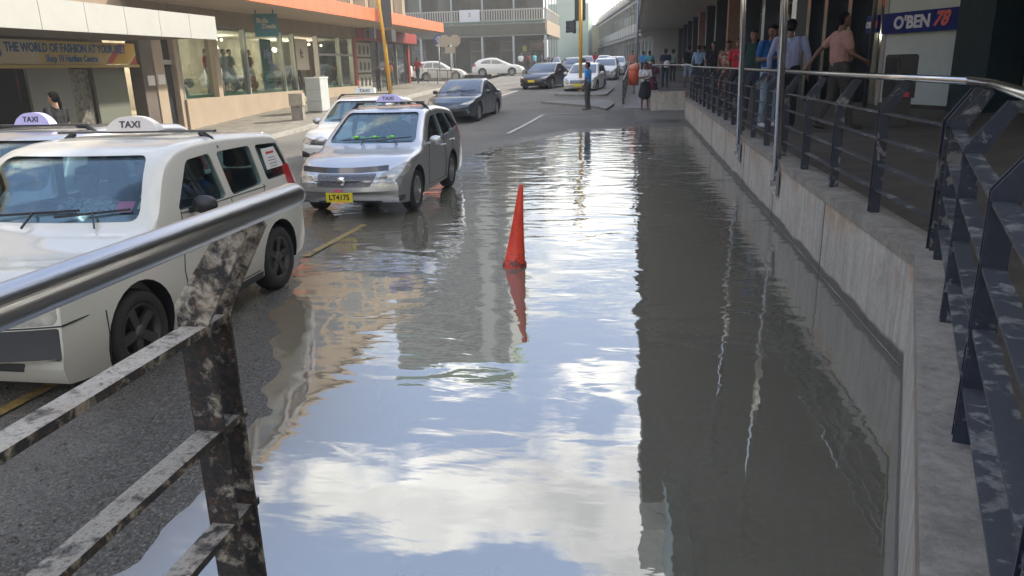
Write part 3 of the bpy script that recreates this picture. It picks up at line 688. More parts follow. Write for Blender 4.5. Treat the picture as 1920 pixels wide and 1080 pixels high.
def make_car(sp, name, loc, rz, lbl, cat, group=None, detail=2):
    """car with its nose at y = 0 in local space, length along +y"""
    S = Shell(sp); L = sp['L']; root = empty(name, loc, rz, lbl, cat, group)
    n = 60 if detail >= 2 else 26; ns = 9 if detail >= 2 else 6
    body = S.loft(0, n, ns=ns); outer = S.loft(.006, n, ns=ns)
    pm = sp['paint']
    r = sp['r']; cuts = []
    b = MB()
    for wy in (sp['wf'], sp['wr']):
        cy_ = wy+S.c(wy)
        b.tube([(sp['W']-.27, cy_, r+.01), (sp['W']+.2, cy_, r+.01)], r+.055, 28)
        b.tube([(-sp['W']-.2, cy_, r+.01), (-sp['W']+.27, cy_, r+.01)], r+.055, 28)
        b.box(sp['W']-.27, cy_-r-.055, -.2, sp['W']+.2, cy_+r+.055, r*.6) if False else None
    arch = as_mesh(b, M_black)
    me = finish_mat(body, pm)
    hollow = sp.get('hollow')
    wins = [rpoly(p_, .05) for p_ in sp['windows']]
    ws, rw = sp['ws'], sp.get('rw')
    wsm = as_mesh(front_cut(rpoly(ws['poly'], .07), ws['y0'], ws['y1']))
    rwm = as_mesh(front_cut(rpoly(rw['poly'], .07), rw['y0'], rw['y1'])) if rw else None
    cl = [arch]
    if hollow:
        ca = S.loft(-.05, 36, zbo=.72, y0=sp['cab'][0], y1=sp['cab'][1], ns=ns); finish_mat(ca, M_dark)
        cl.append(ca)
    me = boolean(me, cl)
    if hollow:
        sm_ = MB()
        for w_ in wins: sm_.prism(w_, lambda u, v, d: (d, u, v), -2, 2)
        me = boolean(me, [as_mesh(sm_, pm), finish_mat(wsm.copy(), pm)]+([finish_mat(rwm.copy(), pm)] if rwm else []))
    bo = finish(me, 'body', None, root, 30)
    # glass
    gm = M_glass if hollow else M_glassd
    if hollow:
        inner = S.loft(-.022, n, ns=ns); src0 = S.loft(-.010, n, ns=ns)
        def panel(cut): return boolean(boolean(src0, [cut], 'INTERSECT'), [inner])
    else:
        glo = S.loft(.003, n, ns=ns)
        def panel(cut): return boolean(glo, [cut], 'INTERSECT')
    finish(panel(wsm), 'windscreen', gm, root)
    if rw: finish(panel(rwm), 'rear_window', gm, root)
    if hollow:
        for w_ in wins:
            for sgn in (-1, 1):
                finish(panel(as_mesh(side_cut(w_, *(sorted((sgn*.3, sgn*2)))))), 'side_window', gm, root)
        # black window frames
    else:
        for w_ in wins:
            for sgn in (-1, 1): finish(panel(as_mesh(side_cut(w_, *(sorted((sgn*.3, sgn*2)))))), 'side_window', gm, root)
    # fascia panels that follow the surface
    def fpanel(nm, poly, m_, off_me=outer, y0=-.5, y1=.7, rr=.02):
        return finish(boolean(off_me, [as_mesh(front_cut(rpoly(poly, rr), y0, y1))], 'INTERSECT'), nm, m_, root)
    for nm, poly, m_, y1 in sp['front']:
        both = nm in ('headlight', 'fog_lamp', 'corner_trim')
        for sg in ((1, -1) if both else (1,)): fpanel(nm, [(x*sg, z) for x, z in poly][::sg], m_, y1=y1)
    for nm, poly, m_ in sp.get('rear', []):
        for sg in ((1, -1) if nm == 'tail_lamp' else (1,)):
            fpanel(nm, [(x*sg, z) for x, z in poly][::sg], m_, y0=L-.4, y1=L+.5)
    for nm, poly, m_ in sp.get('side', []):
        for sg in (1, -1):
            finish(boolean(outer, [as_mesh(side_cut(rpoly(poly, .012), *(sorted((sg*.3, sg*2)))))], 'INTERSECT'), nm, m_, root)
    # wheels
    for wy in (sp['wf'], sp['wr']):
        for sg in (1, -1):
            wheel(root, sg*(sp['W']-.115), wy+S.c(wy), r, sp.get('rim', 'spoke'), sg, sp.get('rimdark', False))
    # number plate on the nose
    if sp.get('plate'):
        pz, pt, px_ = sp['plate']; b = MB(); b.box(px_-.19, -.02, pz-.065, px_+.19, .0, pz+.065)
        yp = sp.get('platey', -.012); o = b.build('number_plate', M_plate, root); o.location = (0, yp, 0)
        if pt: text('plate_number', pt, .105, M_plateY, o, (px_, -.0215, pz), (R(90), 0, 0), .001, .003, .92)
    # mirrors and handles
    if detail >= 1:
        for sg in (1, -1):
            my, mz = sp['mirror']; X = S.X(my, mz); b = MB()
            b.ball((sg*(X+.13), my+S.c(my)*.8, mz+.03), .1, 12, 0, (1.05, .62, .72))
            b.bar((sg*(X-.03), my+S.c(my)*.8+.02, mz-.02), (sg*(X+.08), my+S.c(my)*.8+.02, mz), .06, .04)
            b.build('wing_mirror', sp.get('mirmat', pm), root)
    if detail >= 2:
        for hy, hz in sp.get('handles', []):
            for sg in (1, -1):
                X = S.X(hy, hz); b = MB(); yy = hy+S.c(hy)
                b.tube([(sg*(X-.01), yy-.09, hz), (sg*(X+.03), yy-.07, hz), (sg*(X+.035), yy+.07, hz), (sg*(X-.01), yy+.09, hz)], .013, 8); b.build('door_handle', sp.get('handmat', pm), root)
        for gap in sp.get('gaps', []):
            for sg in (1, -1):
                b = MB()
                for (ya, za), (yb, zb) in zip(gap[:-1], gap[1:]):
                    st = max(1, int(abs(zb-za)/.06+abs(yb-ya)/.12))
                    for k in range(st):
                        y0_, z0_, y1_, z1_ = (ya+(yb-ya)*k/st, za+(zb-za)*k/st, ya+(yb-ya)*(k+1)/st, za+(zb-za)*(k+1)/st)
                        b.bar((sg*(S.X(y0_, z0_)+.0005), y0_+S.c(y0_), z0_), (sg*(S.X(y1_, z1_)+.0005), y1_+S.c(y1_), z1_), .006, .006)
                b.build('door_gap', M_black, root)
        # wipers
        y0_, z0_ = sp['wiper']
        for xa, xb, xc in sp.get('wipers', [(-.1, -.45, .25), (.45, .1, .62)]):
            b = MB(); cc = S.c(y0_)
            def wp(x, t): return (x, y0_+t*sp['wslope'][0]+cc*(abs(x)/S.W)**2-.012, z0_+t*sp['wslope'][1]+.012)
            b.bar(wp(xa, -.03), wp((xb+xc)/2, .11), .012, .012); b.bar(wp(xb, .07), wp(xc, .13), .014, .016)
            b.build('wiper', M_black, root)
    if sp.get('rack'):
        ry, hw, zr = sp['rack']; zr = zr
        b = MB(); b.bar((-hw, ry, zr), (hw, ry, zr), .035, .022); o = b.build('roof_bar', mat('rack_bar', (.13, .13, .13), .4, .6), root)
        for sg in (-1, 1):
            b = MB(); X = S.X(ry, S.zt(ry)-.12)
            b.tube([(sg*(hw-.2), ry, zr-.005), (sg*(X-.12), ry, zr-.03), (sg*(X-.035), ry, S.zt(ry)-.045), (sg*(X+.005), ry, S.zt(ry)-.12)], [.024, .026, .026, .02], 8); b.build('mount', M_black, o)
    return root, S
def finish_mat(me, m_):
    me.materials.clear(); me.materials.append(m_); me.polygons.foreach_set('material_index', [0]*len(me.polygons))
    me.polygons.foreach_set('use_smooth', [True]*len(me.polygons)); return me

P_cream = paint('cream_white_paint', (0.60, 0.585, 0.53), 0, .35, .8, .16)
P_white = paint('white_paint', (0.72, 0.715, 0.68), 0, .35, .9, .10)
P_silver = paint('silver_paint', (0.50, 0.50, 0.51), .75, .34, 1.0, .12)
P_steelblue = paint('steel_blue_paint', (0.035, 0.052, 0.075), .6, .3, 1.0, .08)
P_black = paint('black_paint', (0.012, 0.014, 0.02), .2, .3, 1.0, .12)
P_maroon = paint('maroon_paint', (0.20, 0.02, 0.03), .2, .3, 1.0, .1)
P_grey = paint('grey_paint', (0.09, 0.09, 0.095), .5, .35, 1.0, .1)

def estate(L, W, H, wf, wr, **k):
    """stationwagon or hatchback template scaled from a 4.2 m car"""
    nose, belt, bh, wt = k.get('nose', .70), k.get('belt', .93), k.get('bonnet', .93), k.get('wsb', 1.02)
    yt = k.get('wst', 1.72); drop = k.get('drop', .07); tail = k.get('tail', L-.42); rb = k.get('rb', L-.09); bk = k.get('boot', None)
    top = [(0, .40), (.015, .52), (.05, nose-.08), (.12, nose), (.22, nose+.05), (.55, bh-.06), (wt-.12, bh), (wt, bh+.035), (wt+.07, bh+.09),
           (yt-.12, H-.10), (yt+.06, H-.035), (yt+.35, H-.005), (yt+.75, H)]
    if bk:
        top += [(bk[0]-.95, H-.03), (bk[0]-.6, H-.13), (bk[0], bk[1]), (L-.12, bk[1]-.02), (L-.03, bk[1]-.18), (L-.005, .55), (L, .45)]
    else:
        top += [(tail-.5, H-drop*.35), (tail, H-drop), (tail+.10, H-drop-.03), (rb, belt+.02), (L-.03, belt-.22), (L-.005, .55), (L, .45)]
    bot = [(0, .33), (.05, .22), (.35, .19), (1.2, .20), (L-1, .22), (L-.25, .24), (L-.04, .30), (L, .38)]
    d = dict(L=L, W=W, H=H, wf=wf, wr=wr, top=top, bot=bot, belt=belt, r=.30, plate=(.42, None, 0), mirror=(wt+.32, belt+.02), wiper=(wt+.0, bh+.05), wslope=(.95, .62), hollow=False)
    hb, ht = belt+.02, H-.10
    d['ws'] = dict(poly=[(-W*.83, bh+.065), (W*.83, bh+.065), (W*.70, H-.085), (-W*.70, H-.085)], y0=wt-.4, y1=yt+.22)
    if not bk: d['rw'] = dict(poly=[(-W*.66, belt+.08), (W*.66, belt+.08), (W*.58, H-drop-.10), (-W*.58, H-drop-.10)], y0=tail-.05, y1=L+.3)
    d.update(k); return d
# ------------------------------------------------------------------ the cars in the scene
M_grille = mat('grille_mesh', (0.03, 0.03, 0.035), .4, .5, var=.9, vscale=70, col2=(0.30, 0.30, 0.31))
M_trim = mat('bumper_trim', (0.035, 0.037, 0.04), .55)
wag = estate(3.72, .84, 1.525, .76, 3.04, nose=.86, belt=.99, bonnet=.955, wsb=1.06, wst=1.62, drop=.05, tail=3.30, rb=3.60, cf=.15, tum=.22, ntap=.035, hr=.055, rr=.075,
    paint=P_cream, hollow=True, cab=(1.30, 3.45), rim='spoke5', rimdark=True, r=.305, rack=None, mirmat=M_black, handmat=M_black,
    windows=[[(1.50, 1.035), (1.80, 1.375), (2.14, 1.39), (2.20, 1.02)], [(2.29, 1.02), (2.24, 1.39), (2.80, 1.385), (2.84, 1.04)], [(2.94, 1.05), (2.89, 1.38), (3.33, 1.36), (3.48, 1.06)]],
    front=[('grille', [(-.40, .61), (.40, .61), (.38, .74), (-.38, .74)], M_grille, .5),
           ('headlight', [(.46, .605), (.78, .605), (.80, .64), (.79, .775), (.48, .785), (.45, .74)], M_lamp, .55),
           ('bumper_trim', [(-.80, .385), (.80, .385), (.80, .585), (-.80, .585)], M_trim, .37),
           ('bonnet_gap', [(-.79, .80), (.79, .80), (.79, .81), (-.79, .81)], M_black, .45), ('bumper_gap', [(-.83, .590), (.83, .590), (.83, .600), (-.83, .600)], M_black, .6),
           ('lower_grille', [(-.5, .27), (.5, .27), (.55, .36), (-.55, .36)], M_dark, .25)],
    rear=[('tail_lamp', [(.62, .75), (.82, .75), (.80, 1.15), (.66, 1.15)], M_tail)],
    side=[('sill_trim', [(1.30, .20), (2.62, .20), (2.62, .27), (1.30, .27)], M_trim)],
    gaps=[[(.40, .24), (.40, .58)], [(1.36, .30), (1.33, .60), (1.44, 1.03)], [(2.245, .28), (2.245, .7), (2.245, 1.0)], [(1.36, .30), (2.6, .29)], [(2.66, .62), (2.80, .82), (2.88, 1.03)], [(1.44, 1.015), (2.90, 1.01)]],
    handles=[(2.05, .90), (2.68, .91)], plate=(.47, None, 0.0), platey=-.01)
wag['mirror'] = (1.58, 1.03)
wagon, WS = make_car(wag, 'taxi_wagon', (-4.13, 3.52, 0), 0, 'cream station wagon taxi nearest the rusty railing with its driver in a patterned shirt inside', 'taxi')
def glass_sticker(parent, nm, m_, x, z, w_, h_, y, tilt=0):
    b = MB(); b.box(-w_/2, -.002, -h_/2, w_/2, .002, h_/2); o = b.build(nm, m_, parent); o.location = (x, y, z); o.rotation_euler = (tilt, 0, 0); return o
# interior
def interior(root, W, yf, z0=.3, wheelx=-.36, cover=M_dark):
    b = MB(); b.prism(rpoly([(yf-.25, .85), (yf+.25, .93), (yf+.38, .86), (yf+.38, .5), (yf-.2, .5)], .06), lambda u, v, d: (d, u, v), -W+.13, W-.13); b.build('dashboard', mat('dash_grey', (.07, .07, .075), .7), root)
    b = MB(); pts = [(wheelx+.17*math.cos(a), yf+.46+.06*math.sin(a), .93+.15*math.sin(a)) for a in np.linspace(0, 2*math.pi, 22)]
    b.tube(pts, .014, 6, caps=False); b.bar((wheelx-.16, yf+.46, .93), (wheelx+.16, yf+.46, .93), .03, .02); b.bar((wheelx, yf+.46, .93), (wheelx, yf+.3, .84), .04, .04); b.build('steering_wheel', M_black, root)
    for row, yy in enumerate((yf+1.0, yf+1.85)):
        for sx in ((-.36, .36) if row == 0 else (-.34, .34)):
            b = MB(); hw = .24 if row == 0 else .33
            b.prism(rpoly([(-hw, 0), (hw, 0), (hw*.95, .55), (hw*.6, .62), (-hw*.6, .62), (-hw*.95, .55)], .08), lambda u, v, d: (u+sx, yy+.1+d+v*.25, .5+v), -.06, .06)
            b.prism(rpoly([(-.13, .64), (.13, .64), (.11, .82), (-.11, .82)], .05), lambda u, v, d: (u+sx, yy+.27+d, .5+v), -.04, .04)
            b.box(sx-hw, yy-.38, .36, sx+hw, yy+.1, .52); b.build('seat', cover, root)
M_seat = mat('seat_cloth', (.10, .10, .105), .9)
interior(wagon, .84, 1.15, wheelx=-.36, cover=M_seat)
# roof sign on its bar
def roof_kit(root, S, y, zt, signx, mw, mh, m_, hw=.60):
    b = MB(); zr = zt+.055
    b.box(-hw, y-.02, zr-.009, hw, y+.02, zr+.009); rb_ = b.build('roof_bar', mat('rack_bar', (.13, .13, .13), .4, .6), root)
    for sg in (-1, 1):
        b = MB(); X = S.X(y, S.zt(y)-.11)
        b.tube([(sg*(hw-.14), y, zr-.01), (sg*(X-.14), y, zr-.015), (sg*(X-.055), y, S.zt(y)-.035), (sg*(X-.012), y, S.zt(y)-.115)], [.022, .026, .026, .02], 8); b.build('mount', M_black, rb_)
    return taxi_sign(root, y-.005, zr+.009, mw, mh, m_, True, x=signx)
roof_kit(wagon, WS, 2.30, 1.50, .0, .48, .125, M_taxi, hw=.72)
glass_sticker(wagon, 'permit_sticker', mat('pink_sticker', (.75, .10, .22), .5), .52, 1.10, .13, .10, 1.31, R(-48))
M_paper = mat('paper_white', (.62, .60, .58), .7)
for k, (sx, sz) in enumerate([(.64, 1.10), (.625, 1.17), (.61, 1.25), (.595, 1.33)]): glass_sticker(wagon, 'paper_sticker', mat('cream_sticker', (.55, .52, .40), .6), sx-.02, sz, .06, .06, 1.36+(sz-1.1)*1.1, R(-48))
glass_sticker(wagon, 'green_sticker', mat('teal_sticker', (.02, .42, .33), .5), -.545, 1.365, .09, .04, 1.57, R(-48))
b = MB(); X = WS.X(3.18, 1.2)
for sx in (X-.005,):
    b.add([(sx+.012, 3.0, 1.14), (sx+.012, 3.34, 1.14), (sx-.045+.012, 3.26, 1.33), (sx-.045+.012, 3.0, 1.33)], [(0, 1, 2, 3)])
    o = b.build('window_notice', mat('notice_white', (.62, .6, .6), .6), wagon)
    for k, (zz_, w_, m_) in enumerate([(1.285, .15, mat('notice_red', (.5, .03, .03), .6)), (1.24, .12, M_ink), (1.215, .15, M_ink), (1.185, .15, M_ink), (1.16, .13, M_ink)]):
        t = MB(); xx = sx+.0135-(zz_-1.14)*.237
        t.bar((xx, 3.15-w_/2, zz_), (xx, 3.15+w_/2, zz_), .002, .022 if k == 0 else .005); t.build('print_line', m_, o)

fie = estate(4.12, .83, 1.44, .72, 3.12, nose=.60, belt=.90, bonnet=.88, wsb=1.18, wst=2.05, drop=.09, tail=3.70, rb=4.0, cf=.24, tum=.32, ntap=.12,
    paint=P_silver, hollow=True, cab=(1.45, 3.8), r=.30, mirmat=P_silver,
    windows=[[(1.62, .93), (1.90, 1.12), (2.22, 1.27), (2.52, 1.29), (2.56, .93)], [(2.64, .935), (2.60, 1.29), (3.05, 1.28), (3.28, 1.0), (3.26, .96)], [(3.35, .98), (3.32, 1.05), (3.14, 1.27), (3.45, 1.24), (3.80, 1.02)]],
    front=[('grille', [(-.38, .465), (.38, .465), (.43, .63), (-.43, .63)], M_grille, .4),
           ('headlight', [(.44, .465), (.56, .44), (.80, .60), (.83, .74), (.74, .745), (.50, .63)], M_lamp, .62),
           ('lower_grille', [(-.46, .21), (.46, .21), (.50, .31), (-.50, .31)], M_dark, .3),
           ('fog_lamp', [(.60, .235), (.76, .24), (.77, .32), (.62, .31)], mat('fog_housing', (.05, .05, .055), .3, coat=1), .5)],
    rear=[('tail_lamp', [(.60, .75), (.82, .75), (.80, 1.05), (.64, 1.0)], M_tail)],
    gaps=[[(1.38, .28), (1.36, .62), (1.56, .90)], [(2.60, .27), (2.62, .7), (2.60, .91)], [(1.38, .28), (2.75, .27)], [(2.75, .27), (2.90, .55), (3.20, .75), (3.30, .94)]],
    handles=[(2.45, .80), (3.12, .83)], plate=(.335, 'LT4175', -.04), platey=-.015)
field, FS = make_car(fie, 'taxi_estate', (-3.93, 9.72, 0), 0, 'silver estate taxi with lilac roof sign and yellow plate by the flood water', 'taxi')
interior(field, .83, 1.45, wheelx=-.36, cover=M_seat)
# bonnet guard, grille bar, badge, dash cloth
b = MB()
for k in range(14):
    x0_, x1_ = -.62+k*1.24/14, -.62+(k+1)*1.24/14
    def bp(x, t): return (x, .10+FS.c(.1)*(x/.83)**2*1.05-t*.03-.02, .655+.075*(1-t)+.02*(abs(x)/.62)**2)
    b.add([bp(x0_, 0), bp(x1_, 0), bp(x1_, 1), bp(x0_, 1)], [(0, 1, 2, 3)], 0, True)
b.build('bonnet_guard', mat('smoked_guard', (.03, .035, .05), .12, coat=1.0), field)
b = MB()
for k in range(10):
    x0_, x1_ = -.40+k*.08, -.40+(k+1)*.08
    b.bar((x0_, -.018+FS.c(.0)*(x0_/.75)**2, .548), (x1_, -.018+FS.c(.0)*(x1_/.75)**2, .548), .02, .022)
b.lathe([(0, -.03), (.05, -.03), (.062, -.015), (.062, 0)], (0, -.005, .555), 'y', 20); b.build('badge_bar', M_chrome, field)
b = MB()
for k in range(12): b.ball((-.30+.055*k+random.uniform(-.01, .01), 1.42+random.uniform(-.03, .05), 1.01+.015*math.sin(k*1.3)), .045, 8, 0, (1, .9, .5))
b.build('dash_cloth', mat('lime_cloth', (.25, .75, .05), .7), field)
roof_kit(field, FS, 2.35, 1.44, .0, .44, .125, M_taxiv, hw=.58)
glass_sticker(field, 'permit_sticker', mat('pink_sticker', (.75, .10, .22), .5), .50, 1.27, .13, .04, 1.94, R(-60))
glass_sticker(field, 'upper_plate_sticker', mat('pink_sticker', (.75, .10, .22), .5), -.06, .425, .11, .03, -.022)

whi = dict(fie); whi.update(paint=P_white, plate=(.38, None, .0), L=4.1, handles=[], gaps=fie['gaps'], hollow=True)
whi['front'] = [('grille', [(-.55, .56), (.55, .56), (.52, .66), (-.52, .66)], M_black, .4), ('lower_grille', [(-.5, .22), (.5, .22), (.42, .42), (-.42, .42)], M_dark, .3),
    ('headlight', [(.50, .55), (.78, .60), (.82, .69), (.72, .70), (.52, .66)], M_lamp, .62), ('fog_lamp', [(.56, .24), (.78, .26), (.76, .44), (.58, .42)], M_black, .5)]
wtax, TS = make_car(whi, 'taxi_hatchback', (-6.05, 14.55, 0), 0, 'white taxi hatchback behind the silver taxi with a white box sign', 'taxi')
interior(wtax, .83, 1.45, cover=M_seat)
b = MB(); b.prism(rpoly([(-.24, 0), (.24, 0), (.23, .12), (-.23, .12)], .015), lambda u, v, d: (u, d, v), -.045, .045); sg_ = b.build('taxi_sign', M_white, wtax); sg_.location = (0, 2.30, 1.505)
text('lettering', 'TAXI', .085, M_ink, sg_, (0, -.047, .055), (R(90), 0, 0), .001, .002, 1.3)
b = MB(); b.box(-.58, 2.28, 1.48, .58, 2.32, 1.498); rb_ = b.build('roof_bar', M_black, wtax)
for sg in (-1, 1):
    b = MB(); b.tube([(sg*.5, 2.3, 1.485), (sg*.60, 2.3, 1.46), (sg*.68, 2.3, 1.35)], .02, 8); b.build('mount', M_black, rb_)

lef = dict(wag); lef.update(paint=P_silver, mirmat=P_silver, plate=(.4, None, 0)); lef['rim'] = 'spoke'
ltax, LS = make_car(lef, 'taxi_wagon', (-6.05, 4.9, 0), R(-3), 'silver taxi with lilac roof sign half hidden behind the cream wagon', 'taxi')
interior(ltax, .84, 1.15, cover=M_seat)
roof_kit(ltax, LS, 1.95, 1.50, .0, .42, .12, M_taxiv, hw=.62)

cor = estate(4.35, .87, 1.43, .85, 3.45, nose=.66, belt=.92, bonnet=.90, wsb=1.30, wst=2.15, boot=(3.75, 1.02), cf=.26, tum=.36, ntap=.14, paint=P_steelblue, r=.32, mirmat=P_black,
    windows=[[(1.75, .95), (2.15, 1.18), (2.42, 1.28), (2.62, 1.29), (2.66, .95)], [(2.73, .955), (2.69, 1.29), (3.0, 1.27), (3.45, 1.06), (3.5, .99)]],
    front=[('grille', [(-.42, .25), (.42, .25), (.62, .48), (-.62, .48)], M_black, .5), ('headlight', [(.42, .60), (.70, .60), (.86, .70), (.84, .75), (.6, .68)], M_lamp, .7),
           ('fog_lamp', [(.66, .33), (.74, .33), (.74, .38), (.66, .38)], M_chrome, .5)],
    rear=[('tail_lamp', [(.45, .80), (.85, .80), (.83, .93), (.5, .93)], M_tail)], gaps=[[(2.68, .28), (2.70, .93)], [(1.55, .28), (1.68, .92)], [(1.55, .28), (3.0, .27)]],
    handles=[(2.52, .82), (3.25, .85)], plate=None, platey=-.01)
cor['rw'] = dict(poly=[(-.6, 1.06), (.6, 1.06), (.5, 1.32), (-.5, 1.32)], y0=2.9, y1=3.9)
make_car(cor, 'parked_car', (-6.2, 25.0, rise(26.5)), R(-5), 'dark steel blue saloon with polished bonnet driving behind the taxis', 'car')
def far_car(pmat, x, y, rz, lbl, base=cor, nm='parked_car', grp='cars in the street', **k):
    d = dict(base); d.update(paint=pmat, mirmat=pmat); d.update(k); d['gaps'] = base.get('gaps', [])[:2]
    return make_car(d, nm, (x, y, rise(y)), rz, lbl, 'car', grp, detail=1)
cor['plate'] = (.46, None, 0)
far_car(P_black, -5.5, 41.5, R(-14), 'black saloon with a yellow front plate approaching in the far lane', plate=(.46, None, 0))
hat = dict(fie); hat['hollow'] = False
far_car(P_white, -2.72, 37.6, R(-7), 'white hatchback waiting behind the yellow traffic light pole', base=hat, plate=(.40, None, 0))
pri = estate(4.45, .87, 1.48, .90, 3.55, nose=.68, belt=.93, bonnet=.92, wsb=1.20, wst=2.25, drop=.14, tail=3.75, rb=4.30, cf=.2, tum=.36, paint=P_white, r=.31,
    windows=[[(1.70, .98), (2.25, 1.26), (2.72, 1.33), (2.75, .97)], [(2.82, .975), (2.79, 1.33), (3.25, 1.28), (3.65, 1.10), (3.6, 1.02)]],
    front=cor['front'], rear=[('tail_lamp', [(.60, .80), (.85, .80), (.83, 1.0), (.7, 1.0)], M_tail)], gaps=cor['gaps'], handles=[])
far_car(P_white, -9.1, 64.7, R(97), 'white liftback turning out of the side street', base=pri)
far_car(P_white, -12.4, 57.2, R(105), 'white car seen side on behind the low footpath barrier', base=hat)
far_car(P_black, -5.0, 58, R(-8), 'dark off-road car second behind the black saloon', base=hat)
far_car(P_maroon, -4.7, 76, R(3), 'maroon car far off in the middle of the road', base=hat)
far_car(P_white, -2.0, 50.5, R(-3), 'white estate parked close to the kerb beyond the white hatchback', base=hat)
far_car(P_white, -1.55, 58.5, R(-3), 'white car last but one in the parked row', base=cor)
far_car(P_grey, -7.4, 70, R(5), 'grey car coming out of the shade below the verandah', base=cor)
far_car(P_silver, -3.4, 88, R(0), 'silver car farthest up the street', base=cor)
# white van nosing out at the far left corner
b = None
van = estate(4.6, .86, 1.95, .7, 3.5, nose=1.0, belt=1.15, bonnet=1.15, wsb=.55, wst=1.05, drop=.05, tail=4.3, rb=4.5, cf=.15, tum=.12, paint=P_white, r=.31,
    windows=[[(.85, 1.2), (1.15, 1.75), (1.75, 1.78), (1.8, 1.2)], [(1.95, 1.2), (1.95, 1.78), (2.9, 1.78), (2.9, 1.2)]], front=[('grille', [(-.4, .5), (.4, .5), (.4, .65), (-.4, .65)], M_black, .4), ('headlight', [(.5, .7), (.8, .7), (.8, .85), (.5, .85)], M_lamp, .5)], gaps=[[(1.85, .3), (1.85, 1.2)]], handles=[])
far_car(P_white, -18.3, 62, R(140), 'white van half hidden behind the red shop corner', base=van, nm='van')
